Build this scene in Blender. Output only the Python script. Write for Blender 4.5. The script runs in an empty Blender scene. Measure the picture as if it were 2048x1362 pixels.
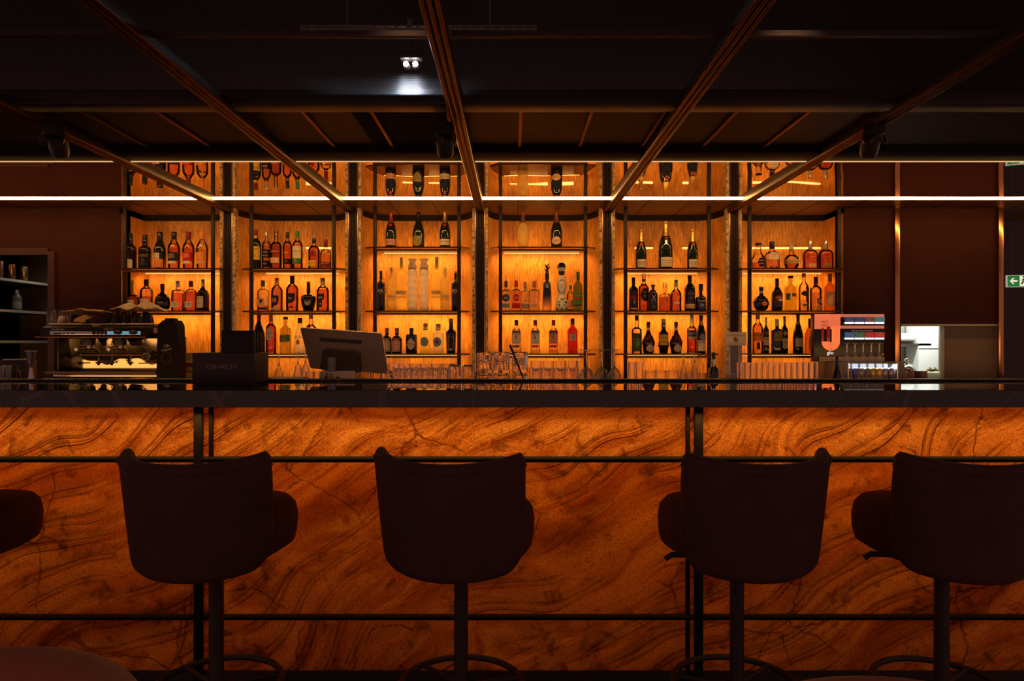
import bpy, bmesh, math, random
from mathutils import Vector, Matrix
random.seed(7)
PI = math.pi
scn = bpy.context.scene
COL = scn.collection

# ------------------------------------------------------------------ camera
FPX = 1365.0            # focal length in pixels of the 2048 px wide frame (24 mm)
CAMZ, HY, CX = 1.30, 685.0, 1024.0
cam_d = bpy.data.cameras.new('camera')
cam = bpy.data.objects.new('camera', cam_d)
COL.objects.link(cam)
cam_d.sensor_width = 36.0
cam_d.lens = FPX / 2048.0 * 36.0
cam_d.shift_y = (HY - 681.0) / 2048.0
cam_d.clip_start = 0.05
cam.location = (0, 0, CAMZ)
cam.rotation_euler = (PI / 2, 0, 0)
scn.camera = cam

# ------------------------------------------------------------------ world, view, sampling helpers
world = bpy.data.worlds.new('world')
scn.world = world
world.use_nodes = True
world.node_tree.nodes['Background'].inputs[0].default_value = (1.0, 0.52, 0.45, 1)
world.node_tree.nodes['Background'].inputs[1].default_value = 0.27
vs = scn.view_settings
vs.view_transform = 'Standard'
vs.look = 'None'
vs.exposure = 0.0
vs.gamma = 1.0
vs.use_curve_mapping = False
cy = scn.cycles
cy.max_bounces = 18
cy.diffuse_bounces = 3
cy.glossy_bounces = 5
cy.transmission_bounces = 16
cy.transparent_max_bounces = 40
cy.caustics_reflective = False
cy.caustics_refractive = False
cy.sample_clamp_indirect = 4.0
cy.use_denoising = True

def area_light(name, loc, rot, sx, sy, power, color, spread=PI):
    l = bpy.data.lights.new(name, 'AREA')
    l.shape = 'RECTANGLE'; l.size = sx; l.size_y = sy
    l.energy = power; l.color = color; l.spread = spread
    o = bpy.data.objects.new(name, l); COL.objects.link(o)
    o.location = loc; o.rotation_euler = rot
    return o

LED = (1.0, 0.445, 0.08)
# back light of the stone panels inside the bar: warm strips at the top and the foot of the cavity
for zz, pw, an in ((1.03, 150.0, -38), (0.06, 8.6, -120)):
    area_light('bar_back_light', (0, 2.97, zz), (math.radians(an), 0, 0), 10.0, 0.05, pw, (1.0, 0.62, 0.12))
# strip tucked under the lip of the bar top, grazing the stone
area_light('bar_lip_light', (0, 2.575, 1.045), (math.radians(20), 0, 0), 10.0, 0.012, 5.7, (1.0, 0.58, 0.12), math.radians(80))
# work light strip under the inner edge of the service counter, shining at the shelves
area_light('work_strip_light', (0, 3.80, 0.86), (math.radians(100), 0, 0), 10.0, 0.36, 17.0, (1.0, 0.50, 0.17), math.radians(150))
# two unseen fill spots added to brighten the monitor and the sign
for lx, ly, tx, ty, tz, pw in ((-0.2, 1.9, -0.75, 3.35, 1.15, 52.0), (1.0, 1.9, 1.07, 3.36, 1.15, 60.0)):
    l_ = bpy.data.lights.new('guest_fill_spot', 'SPOT'); l_.energy = pw; l_.color = (1.0, 0.55, 0.27)
    l_.spot_size = math.radians(20); l_.spot_blend = 0.8; l_.shadow_soft_size = 0.04
    o_ = bpy.data.objects.new('guest_fill_spot', l_); COL.objects.link(o_)
    o_.location = (lx, ly, 3.05)
    o_.rotation_euler = (Vector((tx, ty, tz)) - Vector((lx, ly, 3.05))).to_track_quat('-Z', 'Y').to_euler()
# kitchen behind the pass-through
area_light('kitchen_light', (3.6, 5.93, 2.0), (math.radians(50), 0, 0), 0.9, 0.1, 20.0, (0.95, 1.0, 0.93))

# ------------------------------------------------------------------ pixel <-> place
def X(px, D): return (px - CX) * D / FPX
def Z(py, D): return CAMZ + (HY - py) * D / FPX
def P(px, py, D): return Vector((X(px, D), D, Z(py, D)))

# ------------------------------------------------------------------ materials
MATS = {}
def pmat(name, col, rough=0.5, metal=0.0, spec=0.5, emit=None, es=0.0, trans=0.0, ior=1.45, coat=0.0):
    if name in MATS: return MATS[name]
    m = bpy.data.materials.new(name); m.use_nodes = True
    b = m.node_tree.nodes['Principled BSDF']
    b.inputs['Base Color'].default_value = (*col, 1)
    b.inputs['Roughness'].default_value = rough
    b.inputs['Metallic'].default_value = metal
    b.inputs['Specular IOR Level'].default_value = spec
    b.inputs['IOR'].default_value = ior
    b.inputs['Transmission Weight'].default_value = trans
    b.inputs['Coat Weight'].default_value = coat
    if emit:
        b.inputs['Emission Color'].default_value = (*emit, 1)
        b.inputs['Emission Strength'].default_value = es
    MATS[name] = m
    return m

def nodes_of(name):
    m = bpy.data.materials.new(name); m.use_nodes = True
    nt = m.node_tree
    MATS[name] = m
    return m, nt, nt.nodes['Principled BSDF'], nt.nodes['Material Output']

def add(nt, t, **kw):
    n = nt.nodes.new(t)
    for k, v in kw.items():
        if k.startswith('i_'):
            n.inputs[k[2:].replace('_', ' ')].default_value = v
        else:
            setattr(n, k, v)
    return n

def ramp(nt, stops):
    r = nt.nodes.new('ShaderNodeValToRGB')
    e = r.color_ramp.elements
    while len(e) < len(stops): e.new(0.5)
    for i, (p, c) in enumerate(stops):
        e[i].position = p
        e[i].color = (*c, 1) if len(c) == 3 else c
    return r

def coords(nt, scale=(1, 1, 1), rot=(0, 0, 0), kind='Object'):
    t = nt.nodes.new('ShaderNodeTexCoord')
    mp = nt.nodes.new('ShaderNodeMapping')
    mp.inputs['Scale'].default_value = scale
    mp.inputs['Rotation'].default_value = rot
    nt.links.new(t.outputs[kind], mp.inputs['Vector'])
    return mp

def thin_glass(name, tint=(0.95, 0.95, 0.93), gloss=1.0, rough=0.02, haze=0.0):
    if name in MATS: return MATS[name]
    m, nt, b, out = nodes_of(name)
    nt.nodes.remove(b)
    tr = add(nt, 'ShaderNodeBsdfTransparent'); tr.inputs[0].default_value = (*tint, 1)
    gl = add(nt, 'ShaderNodeBsdfGlossy'); gl.inputs['Roughness'].default_value = rough
    fr = add(nt, 'ShaderNodeFresnel'); fr.inputs[0].default_value = 1.5
    mu = add(nt, 'ShaderNodeMath', operation='MULTIPLY'); mu.inputs[1].default_value = gloss
    mx = add(nt, 'ShaderNodeMixShader')
    L = nt.links.new
    L(fr.outputs[0], mu.inputs[0]); L(mu.outputs[0], mx.inputs[0])
    L(tr.outputs[0], mx.inputs[1]); L(gl.outputs[0], mx.inputs[2])
    if haze:      # diffuse share mixed in for a pale lit haze on the glass
        df = add(nt, 'ShaderNodeBsdfDiffuse'); df.inputs[0].default_value = (0.9, 0.85, 0.82, 1)
        mz = add(nt, 'ShaderNodeMixShader'); mz.inputs[0].default_value = haze
        L(mx.outputs[0], mz.inputs[1]); L(df.outputs[0], mz.inputs[2]); L(mz.outputs[0], out.inputs[0])
    else: L(mx.outputs[0], out.inputs[0])
    return m

def liquid(name, col):
    if name in MATS: return MATS[name]
    c = tuple(math.sqrt(max(0, v)) for v in col)
    return pmat(name, c, rough=0.02, trans=1.0, ior=1.16)

def frosted(name, col, tw=0.55):
    """satin glass: see-through share, light scattered through, and a diffuse front"""
    if name in MATS: return MATS[name]
    m, nt, b, out = nodes_of(name)
    b.inputs['Base Color'].default_value = (*col, 1); b.inputs['Roughness'].default_value = 0.35
    tl = add(nt, 'ShaderNodeBsdfTranslucent'); tl.inputs[0].default_value = (*col, 1)
    tr = add(nt, 'ShaderNodeBsdfTransparent'); tr.inputs[0].default_value = (*col, 1)
    m1 = add(nt, 'ShaderNodeMixShader'); m1.inputs[0].default_value = 0.58
    m2 = add(nt, 'ShaderNodeMixShader'); m2.inputs[0].default_value = tw
    L = nt.links.new
    L(tl.outputs[0], m1.inputs[1]); L(tr.outputs[0], m1.inputs[2])
    L(b.outputs[0], m2.inputs[1]); L(m1.outputs[0], m2.inputs[2]); L(m2.outputs[0], out.inputs[0])
    return m

# --- stone veneer of the niches: vertical grain
def make_veneer():
    m, nt, b, out = nodes_of('stone_veneer')
    L = nt.links.new
    mp = coords(nt, (55, 55, 4.5))
    n1 = add(nt, 'ShaderNodeTexNoise'); n1.inputs['Scale'].default_value = 2.2; n1.inputs['Detail'].default_value = 8; n1.inputs['Roughness'].default_value = 0.7; n1.inputs['Distortion'].default_value = 0.6
    L(mp.outputs[0], n1.inputs['Vector'])
    mp2 = coords(nt, (1.6, 1.6, 0.7))
    n2 = add(nt, 'ShaderNodeTexNoise'); n2.inputs['Scale'].default_value = 2.5; n2.inputs['Detail'].default_value = 4; n2.inputs['Distortion'].default_value = 1.2
    L(mp2.outputs[0], n2.inputs['Vector'])
    r1 = ramp(nt, [(0.30, (0.10, 0.026, 0.004)), (0.42, (0.50, 0.19, 0.030)), (0.58, (0.85, 0.40, 0.07)), (0.8, (0.95, 0.56, 0.15))])
    L(n1.outputs['Fac'], r1.inputs[0])
    r2 = ramp(nt, [(0.35, (0.62, 0.55, 0.5)), (0.6, (1, 1, 1))])
    L(n2.outputs['Fac'], r2.inputs[0])
    mx = add(nt, 'ShaderNodeMixRGB', blend_type='MULTIPLY'); mx.inputs[0].default_value = 0.9
    L(r1.outputs[0], mx.inputs[1]); L(r2.outputs[0], mx.inputs[2])
    # dark short fissures
    mp3 = coords(nt, (110, 110, 14))
    n3 = add(nt, 'ShaderNodeTexNoise'); n3.inputs['Scale'].default_value = 1.6; n3.inputs['Detail'].default_value = 3
    L(mp3.outputs[0], n3.inputs['Vector'])
    r3 = ramp(nt, [(0.26, (0.16, 0.08, 0.05)), (0.37, (1, 1, 1))])
    L(n3.outputs['Fac'], r3.inputs[0])
    mx2 = add(nt, 'ShaderNodeMixRGB', blend_type='MULTIPLY'); mx2.inputs[0].default_value = 1.0
    L(mx.outputs[0], mx2.inputs[1]); L(r3.outputs[0], mx2.inputs[2])
    L(mx2.outputs[0], b.inputs['Base Color'])
    b.inputs['Roughness'].default_value = 0.45
    bp = add(nt, 'ShaderNodeBump'); bp.inputs['Strength'].default_value = 0.5; bp.inputs['Distance'].default_value = 0.006
    L(n1.outputs['Fac'], bp.inputs['Height']); L(bp.outputs[0], b.inputs['Normal'])
    return m

# --- backlit sandstone relief of the bar front
def make_relief():
    m, nt, b, out = nodes_of('stone_relief')
    nt.nodes.remove(b)
    L = nt.links.new
    def noise(scale, detail, rough, dist, mp):
        n = add(nt, 'ShaderNodeTexNoise')
        n.inputs['Scale'].default_value = scale; n.inputs['Detail'].default_value = detail
        n.inputs['Roughness'].default_value = rough; n.inputs['Distortion'].default_value = dist
        L(mp.outputs[0], n.inputs['Vector']); return n
    def mth(op, a, b2, c=None):
        n = add(nt, 'ShaderNodeMath', operation=op)
        for i, v in enumerate((a, b2, c)):
            if v is None: continue
            if isinstance(v, (int, float)): n.inputs[i].default_value = v
            else: L(v, n.inputs[i])
        return n.outputs[0]
    base = coords(nt)
    strat0 = coords(nt, (1, 1, 1), (0, math.radians(33), 0))
    strat = add(nt, 'ShaderNodeMapping'); strat.inputs['Scale'].default_value = (0.7, 1, 2.4)
    bend = add(nt, 'ShaderNodeTexNoise'); bend.inputs['Scale'].default_value = 1.3; bend.inputs['Detail'].default_value = 1.5
    L(base.outputs[0], bend.inputs['Vector'])
    bv = add(nt, 'ShaderNodeMixRGB', blend_type='ADD'); bv.inputs[0].default_value = 0.55
    L(strat0.outputs[0], bv.inputs[1]); L(bend.outputs['Color'], bv.inputs[2])
    L(bv.outputs[0], strat.inputs['Vector'])
    st = noise(1.7, 7, 0.55, 0.9, strat)                # layered beds running diagonally
    wav = add(nt, 'ShaderNodeTexWave', wave_type='BANDS', bands_direction='Z')
    wav.inputs['Scale'].default_value = 1.3; wav.inputs['Distortion'].default_value = 5.0
    wav.inputs['Detail'].default_value = 3.5; wav.inputs['Detail Scale'].default_value = 0.9; wav.inputs['Detail Roughness'].default_value = 0.55
    L(strat.outputs[0], wav.inputs['Vector'])
    fine = noise(140, 4, 0.75, 0.3, base)
    mid = noise(14, 6, 0.65, 0.5, base)
    big = noise(1.9, 3, 0.5, 0.6, base)
    # cracks
    dn = noise(3.0, 4, 0.6, 0, base)
    dv = add(nt, 'ShaderNodeMixRGB', blend_type='ADD'); dv.inputs[0].default_value = 0.22
    L(base.outputs[0], dv.inputs[1]); L(dn.outputs['Color'], dv.inputs[2])
    vor = add(nt, 'ShaderNodeTexVoronoi', feature='DISTANCE_TO_EDGE'); vor.inputs['Scale'].default_value = 2.6
    L(dv.outputs[0], vor.inputs['Vector'])
    crk = ramp(nt, [(0.0, (0, 0, 0)), (0.012, (1, 1, 1))]); L(vor.outputs['Distance'], crk.inputs[0])
    # only parts of the crack net show
    cm = ramp(nt, [(0.48, (1, 1, 1)), (0.56, (0, 0, 0))]); L(big.outputs['Fac'], cm.inputs[0])
    crk2 = mth('MAXIMUM', crk.outputs[0], cm.outputs[0])
    # pits where mid noise is low
    pit = ramp(nt, [(0.34, (0, 0, 0)), (0.42, (1, 1, 1))]); L(mid.outputs['Fac'], pit.inputs[0])
    # ridge lines: thin bands of the wave
    rid = ramp(nt, [(0.0, (0, 0, 0)), (0.80, (0.35, 0.35, 0.35)), (0.90, (1, 1, 1)), (0.96, (0.15, 0.15, 0.15)), (1.0, (0.25, 0.25, 0.25))]); L(wav.outputs['Fac'], rid.inputs[0])
    rmask = ramp(nt, [(0.42, (0, 0, 0)), (0.55, (1, 1, 1))]); L(dn.outputs['Fac'], rmask.inputs[0])
    ridm = mth('MULTIPLY', rid.outputs[0], rmask.outputs[0])
    h = mth('MULTIPLY', st.outputs['Fac'], 1.6)
    h = mth('MULTIPLY_ADD', ridm, 0.60, h)
    h = mth('MULTIPLY_ADD', mid.outputs['Fac'], 0.40, h)
    h = mth('MULTIPLY_ADD', fine.outputs['Fac'], 0.085, h)
    h = mth('MULTIPLY_ADD', pit.outputs[0], 0.10, h)
    h = mth('MULTIPLY_ADD', crk2, 0.20, h)
    bp = add(nt, 'ShaderNodeBump'); bp.inputs['Strength'].default_value = 1.0; bp.inputs['Distance'].default_value = 0.09
    L(h, bp.inputs['Height'])
    cr = ramp(nt, [(0.28, (0.34, 0.10, 0.022)), (0.42, (0.62, 0.25, 0.06)), (0.50, (0.74, 0.35, 0.10)), (0.55, (0.56, 0.21, 0.05)), (0.62, (0.80, 0.40, 0.12)), (0.74, (0.48, 0.16, 0.035))])
    L(st.outputs['Fac'], cr.inputs[0])
    fr = ramp(nt, [(0.36, (0.34, 0.28, 0.24)), (0.49, (0.95, 0.95, 0.95)), (0.66, (1.1, 1.1, 1.1))]); L(fine.outputs['Fac'], fr.inputs[0])
    m1 = add(nt, 'ShaderNodeMixRGB', blend_type='MULTIPLY'); m1.inputs[0].default_value = 0.75
    L(cr.outputs[0], m1.inputs[1]); L(fr.outputs[0], m1.inputs[2])
    pr = ramp(nt, [(0.0, (0.5, 0.42, 0.38)), (1.0, (1, 1, 1))]); L(pit.outputs[0], pr.inputs[0])
    m2 = add(nt, 'ShaderNodeMixRGB', blend_type='MULTIPLY'); m2.inputs[0].default_value = 0.8
    L(m1.outputs[0], m2.inputs[1]); L(pr.outputs[0], m2.inputs[2])
    rl = ramp(nt, [(0.0, (1, 1, 1)), (0.74, (0.95, 0.95, 0.95)), (0.85, (0.25, 0.18, 0.14)), (0.90, (1.25, 1.2, 1.15)), (0.95, (0.75, 0.7, 0.7)), (1.0, (1, 1, 1))])
    L(wav.outputs['Fac'], rl.inputs[0])  # dark and bright lines put ridge shading into the colour
    m2b = add(nt, 'ShaderNodeMixRGB', blend_type='MULTIPLY')
    L(rmask.outputs[0], m2b.inputs[0]); L(m2.outputs[0], m2b.inputs[1]); L(rl.outputs[0], m2b.inputs[2])
    m2 = m2b
    ckr = ramp(nt, [(0.0, (0.35, 0.25, 0.2)), (1.0, (1, 1, 1))]); L(crk2, ckr.inputs[0])
    m3 = add(nt, 'ShaderNodeMixRGB', blend_type='MULTIPLY'); m3.inputs[0].default_value = 0.9
    L(m2.outputs[0], m3.inputs[1]); L(ckr.outputs[0], m3.inputs[2])
    df = add(nt, 'ShaderNodeBsdfDiffuse'); tl = add(nt, 'ShaderNodeBsdfTranslucent')
    L(m3.outputs[0], df.inputs[0]); L(m3.outputs[0], tl.inputs[0])
    L(bp.outputs[0], df.inputs['Normal']); L(bp.outputs[0], tl.inputs['Normal'])
    mx = add(nt, 'ShaderNodeMixShader'); mx.inputs[0].default_value = 0.45
    L(df.outputs[0], mx.inputs[1]); L(tl.outputs[0], mx.inputs[2]); L(mx.outputs[0], out.inputs[0])
    return m

def make_marble_black():
    m, nt, b, out = nodes_of('black_marble')
    L = nt.links.new
    mp = coords(nt, (1, 1, 1))
    n = add(nt, 'ShaderNodeTexNoise'); n.inputs['Scale'].default_value = 1.4; n.inputs['Detail'].default_value = 6; n.inputs['Distortion'].default_value = 1.8
    L(mp.outputs[0], n.inputs['Vector'])
    r = ramp(nt, [(0.0, (0.012, 0.008, 0.007)), (0.485, (0.012, 0.008, 0.007)), (0.5, (0.09, 0.05, 0.03)), (0.515, (0.012, 0.008, 0.007)), (1.0, (0.014, 0.009, 0.008))])
    L(n.outputs['Fac'], r.inputs[0]); L(r.outputs[0], b.inputs['Base Color'])
    b.inputs['Roughness'].default_value = 0.0
    b.inputs['IOR'].default_value = 1.55
    return m

def make_edge_stone():
    m, nt, b, out = nodes_of('pale_stone_edge')
    L = nt.links.new
    mp = coords(nt, (1, 1, 1))
    n = add(nt, 'ShaderNodeTexNoise'); n.inputs['Scale'].default_value = 38; n.inputs['Detail'].default_value = 6; n.inputs['Distortion'].default_value = 0.8
    L(mp.outputs[0], n.inputs['Vector'])
    r = ramp(nt, [(0.35, (0.10, 0.06, 0.03)), (0.5, (0.52, 0.36, 0.18)), (0.68, (0.75, 0.58, 0.36))])
    L(n.outputs['Fac'], r.inputs[0]); L(r.outputs[0], b.inputs['Base Color'])
    b.inputs['Roughness'].default_value = 0.4
    return m

def make_mirror():
    m, nt, b, out = nodes_of('bronze_mirror')
    L = nt.links.new
    mp = coords(nt, (1, 1, 1))
    n = add(nt, 'ShaderNodeTexNoise'); n.inputs['Scale'].default_value = 1.7; n.inputs['Detail'].default_value = 1
    L(mp.outputs[0], n.inputs['Vector'])
    bp = add(nt, 'ShaderNodeBump'); bp.inputs['Strength'].default_value = 0.35; bp.inputs['Distance'].default_value = 0.012
    L(n.outputs['Fac'], bp.inputs['Height']); L(bp.outputs[0], b.inputs['Normal'])
    b.inputs['Base Color'].default_value = (0.86, 0.78, 0.70, 1)
    b.inputs['Metallic'].default_value = 1.0
    b.inputs['Roughness'].default_value = 0.015
    return m

def make_fabric(name, c1, c2):
    m, nt, b, out = nodes_of(name)
    L = nt.links.new
    mp = coords(nt, (1, 1, 1))
    n = add(nt, 'ShaderNodeTexNoise'); n.inputs['Scale'].default_value = 9; n.inputs['Detail'].default_value = 5
    L(mp.outputs[0], n.inputs['Vector'])
    r = ramp(nt, [(0.35, c1), (0.65, c2)])
    L(n.outputs['Fac'], r.inputs[0]); L(r.outputs[0], b.inputs['Base Color'])
    b.inputs['Roughness'].default_value = 0.9
    b.inputs['Sheen Weight'].default_value = 0.06
    b.inputs['Sheen Tint'].default_value = (0.9, 0.35, 0.2, 1)
    n2 = add(nt, 'ShaderNodeTexNoise'); n2.inputs['Scale'].default_value = 350
    L(mp.outputs[0], n2.inputs['Vector'])
    bp = add(nt, 'ShaderNodeBump'); bp.inputs['Strength'].default_value = 0.2; bp.inputs['Distance'].default_value = 0.002
    L(n2.outputs['Fac'], bp.inputs['Height']); L(bp.outputs[0], b.inputs['Normal'])
    return m

def make_wallpaint():
    m, nt, b, out = nodes_of('brown_wall')
    L = nt.links.new
    mp = coords(nt, (1, 1, 1))
    n = add(nt, 'ShaderNodeTexNoise'); n.inputs['Scale'].default_value = 3; n.inputs['Detail'].default_value = 5
    L(mp.outputs[0], n.inputs['Vector'])
    r = ramp(nt, [(0.3, (0.032, 0.0072, 0.0048)), (0.7, (0.040, 0.0092, 0.006))])
    L(n.outputs['Fac'], r.inputs[0]); L(r.outputs[0], b.inputs['Base Color'])
    b.inputs['Roughness'].default_value = 0.7
    b.inputs['Specular IOR Level'].default_value = 0.12
    return m

M_VENEER = make_veneer(); M_RELIEF = make_relief(); M_MARBLE = make_marble_black()
M_EDGE = make_edge_stone(); M_MIRROR = make_mirror()
M_STOOL = make_fabric('brown_velvet', (0.075, 0.027, 0.026), (0.095, 0.034, 0.030))
M_TUB = make_fabric('rust_velvet', (0.30, 0.09, 0.035), (0.36, 0.115, 0.045))
M_WALL = make_wallpaint()
M_BLACK = pmat('black_metal', (0.05, 0.034, 0.032), 0.45, 0.0)
M_BEAMB = pmat('dim_bronze', (0.13, 0.052, 0.022), 0.34, 1.0)
M_DARK = pmat('dark_bronze', (0.018, 0.009, 0.008), 0.5, 0.0, 0.3)
M_BRONZE = pmat('copper_bronze', (0.55, 0.24, 0.10), 0.28, 1.0)
M_CEIL = pmat('dark_ceiling', (0.09, 0.06, 0.055), 0.7)
M_SOFFIT = pmat('brown_soffit', (0.14, 0.052, 0.018), 0.45)
M_PANEL = pmat('ceiling_sheet', (0.035, 0.020, 0.020), 0.55)
M_STEEL = pmat('polished_steel', (0.75, 0.62, 0.48), 0.12, 1.0)
M_STEELR = pmat('brushed_steel', (0.5, 0.42, 0.36), 0.35, 1.0)
M_MESHMETAL = pmat('expanded_metal', (0.45, 0.48, 0.55), 0.5, 1.0)
M_GLASS = thin_glass('drinking_glass', (0.95, 0.93, 0.90), 0.7, 0.02, 0.09)
M_GLASSR = pmat('clear_tumbler_glass', (0.97, 0.95, 0.93), 0.0, trans=1.0, ior=1.45)
M_BGLASS = thin_glass('bottle_glass', (0.93, 0.90, 0.84), 1.2)
M_CRYSTAL = pmat('crystal_base', (0.97, 0.95, 0.93), 0.02, trans=1.0, ior=1.5)
M_LEDBAR = pmat('led_bar', (1, 0.8, 0.5), 0.5, emit=(1.0, 0.50, 0.13), es=40.0)
M_TRIMGLOW = pmat('trim_glow', (1, 0.8, 0.5), 0.5, emit=(1.0, 0.55, 0.25), es=0.8)
M_LEDSHELF = pmat('wall_glint', (1, 0.8, 0.5), 0.5, emit=(1.0, 0.58, 0.16), es=1.5)
M_WHITE = pmat('white_print', (0.8, 0.76, 0.7), 0.5)
M_PLASTICB = pmat('black_plastic', (0.04, 0.027, 0.026), 0.5)
# ------------------------------------------------------------------ mesh building
class MB:
    def __init__(s):
        s.v = []; s.f = []; s.m = []
    def addm(s, verts, faces, mi=0):
        o = len(s.v); s.v.extend([tuple(v) for v in verts])
        for f in faces: s.f.append(tuple(i + o for i in f)); s.m.append(mi)
        return s
    def box(s, c, d, mi=0, bevel=0.0, seg=2, rot=None):
        x, y, z = d[0] / 2, d[1] / 2, d[2] / 2
        if bevel > 0:
            bm = bmesh.new()
            bmesh.ops.create_cube(bm, size=1.0)
            bmesh.ops.scale(bm, vec=d, verts=bm.verts)
            bmesh.ops.bevel(bm, geom=list(bm.edges), offset=min(bevel, min(d) * 0.49), segments=seg, profile=0.5, affect='EDGES')
            bm.verts.ensure_lookup_table()
            V = [v.co.copy() for v in bm.verts]; F = [[w.index for w in f.verts] for f in bm.faces]
            bm.free()
        else:
            V = [Vector(p) for p in ((-x, -y, -z), (x, -y, -z), (x, y, -z), (-x, y, -z), (-x, -y, z), (x, -y, z), (x, y, z), (-x, y, z))]
            F = [(0, 3, 2, 1), (4, 5, 6, 7), (0, 1, 5, 4), (1, 2, 6, 5), (2, 3, 7, 6), (3, 0, 4, 7)]
        if rot is not None: V = [rot @ v for v in V]
        c = Vector(c)
        return s.addm([v + c for v in V], F, mi)
    def lathe(s, prof, n=24, c=(0, 0, 0), sy=1.0, e=2.0, mi=0, cap=True, axis='Z', rot=None):
        V = []; F = []
        for r, z in prof:
            for k in range(n):
                a = 2 * PI * k / n
                ca, sa = math.cos(a), math.sin(a)
                if e != 2.0:
                    q = (abs(ca) ** e + abs(sa) ** e) ** (-1.0 / e)
                    ca *= q; sa *= q
                V.append(Vector((r * ca, r * sy * sa, z)))
        for i in range(len(prof) - 1):
            for k in range(n):
                k2 = (k + 1) % n
                F.append((i * n + k, i * n + k2, (i + 1) * n + k2, (i + 1) * n + k))
        if cap:
            F.append(tuple(range(n - 1, -1, -1)))
            F.append(tuple((len(prof) - 1) * n + k for k in range(n)))
        if axis == 'Y': V = [Vector((v.x, v.z, -v.y)) for v in V]
        if axis == 'X': V = [Vector((v.z, v.y, -v.x)) for v in V]
        if rot is not None: V = [rot @ v for v in V]
        c = Vector(c)
        return s.addm([v + c for v in V], F, mi)
    def tube(s, pts, r, n=14, mi=0, closed=False):
        n = max(n, 14)
        pts = [Vector(p) for p in pts]; N = len(pts)
        rr = r if isinstance(r, (list, tuple)) else [r] * N
        V = []; F = []
        up = None
        for i, p in enumerate(pts):
            if closed: t = pts[(i + 1) % N] - pts[i - 1]
            else: t = pts[min(i + 1, N - 1)] - pts[max(i - 1, 0)]
            t.normalize()
            if up is None:
                up = Vector((0, 0, 1)) if abs(t.z) < 0.9 else Vector((0, 1, 0))
            a = t.cross(up); a.normalize(); b = a.cross(t); b.normalize(); up = b
            for k in range(n):
                w = 2 * PI * k / n
                V.append(p + (a * math.cos(w) + b * math.sin(w)) * rr[i])
        for i in range(N if closed else N - 1):
            j = (i + 1) % N
            for k in range(n):
                k2 = (k + 1) % n
                F.append((i * n + k, j * n + k, j * n + k2, i * n + k2))
        if not closed:
            F.append(tuple(range(n))); F.append(tuple((N - 1) * n + k for k in range(n - 1, -1, -1)))
        return s.addm(V, F, mi)
    def prism(s, poly, lo, hi, axis='Z', mi=0):
        """poly: 2D points; axis Z: (x,y) extruded in z; axis Y: (x,z) extruded in y; axis X: (y,z) in x"""
        n = len(poly)
        def mk(p, t):
            return (p[0], p[1], t) if axis == 'Z' else ((p[0], t, p[1]) if axis == 'Y' else (t, p[0], p[1]))
        V = [mk(p, lo) for p in poly] + [mk(p, hi) for p in poly]
        F = [tuple(range(n - 1, -1, -1)), tuple(range(n, 2 * n))]
        for i in range(n):
            j = (i + 1) % n
            F.append((i, j, n + j, n + i))
        return s.addm(V, F, mi)
    def quad(s, a, b, c, d, mi=0): return s.addm([a, b, c, d], [(0, 1, 2, 3)], mi)
    def text(s, t, loc, h, w=None, mi=0, rx=Vector((1, 0, 0)), rz=Vector((0, 0, 1)), align='C'):
        V, F, asp = text_mesh(t)
        sx = h if w is None else w / asp
        loc = Vector(loc)
        off = 0 if align == 'C' else asp / 2
        return s.addm([loc + rx * (x + off) * sx + rz * y * h for x, y in V], F, mi)

TEXTS = {}
def text_mesh(t):
    """glyph outlines as triangles, height 1, centred; also the aspect (width)"""
    if t in TEXTS: return TEXTS[t]
    cu = bpy.data.curves.new('txt', 'FONT'); cu.body = t; cu.resolution_u = 2; cu.space_line = 0.9; cu.align_x = 'CENTER'
    o = bpy.data.objects.new('txt', cu)
    me = o.to_mesh()
    V = [(v.co.x, v.co.y) for v in me.vertices]; F = [tuple(p.vertices) for p in me.polygons]
    o.to_mesh_clear()
    bpy.data.objects.remove(o); bpy.data.curves.remove(cu)
    if V:
        x0, x1 = min(v[0] for v in V), max(v[0] for v in V); y0, y1 = min(v[1] for v in V), max(v[1] for v in V)
        h = max(1e-6, y1 - y0)
        V = [((x - (x0 + x1) / 2) / h, (y - (y0 + y1) / 2) / h) for x, y in V]
        TEXTS[t] = (V, F, (x1 - x0) / h)
    else: TEXTS[t] = ([], [], 1)
    return TEXTS[t]

def obj(name, mb, mats, parent=None, smooth=28.0, loc=None):
    me = bpy.data.meshes.new(name)
    me.from_pydata(mb.v, [], mb.f)
    if not isinstance(mats, (list, tuple)): mats = [mats]
    for m in mats: me.materials.append(m)
    me.polygons.foreach_set('material_index', mb.m)
    if smooth:
        me.polygons.foreach_set('use_smooth', [True] * len(me.polygons))
        me.set_sharp_from_angle(angle=math.radians(smooth))
    me.update()
    o = bpy.data.objects.new(name, me); COL.objects.link(o)
    if parent: o.parent = parent
    if loc is not None: o.location = loc
    return o

def tag(o, label, cat, group=None):
    o['label'] = label; o['category'] = cat
    if group: o['group'] = group
    return o

def thing(name, label, cat, loc=(0, 0, 0), rz=0.0, group=None):
    o = bpy.data.objects.new(name, None); COL.objects.link(o)
    o.location = loc; o.rotation_euler = (0, 0, rz)
    o.empty_display_size = 0.05
    return tag(o, label, cat, group)

def struct(name, mb, mats, smooth=28.0, label=None):
    o = obj(name, mb, mats, None, smooth); o['kind'] = 'structure'
    if label: o['label'] = label
    return o

def dup(root, loc, rz, label, group=None):
    r = root.copy(); COL.objects.link(r); r.location = loc; r.rotation_euler = (0, 0, rz)
    r['label'] = label
    if group: r['group'] = group
    for ch in list(root.children):
        c = ch.copy(); COL.objects.link(c); c.parent = r
        for g in ch.children:
            d = g.copy(); COL.objects.link(d); d.parent = c
    return r

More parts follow.
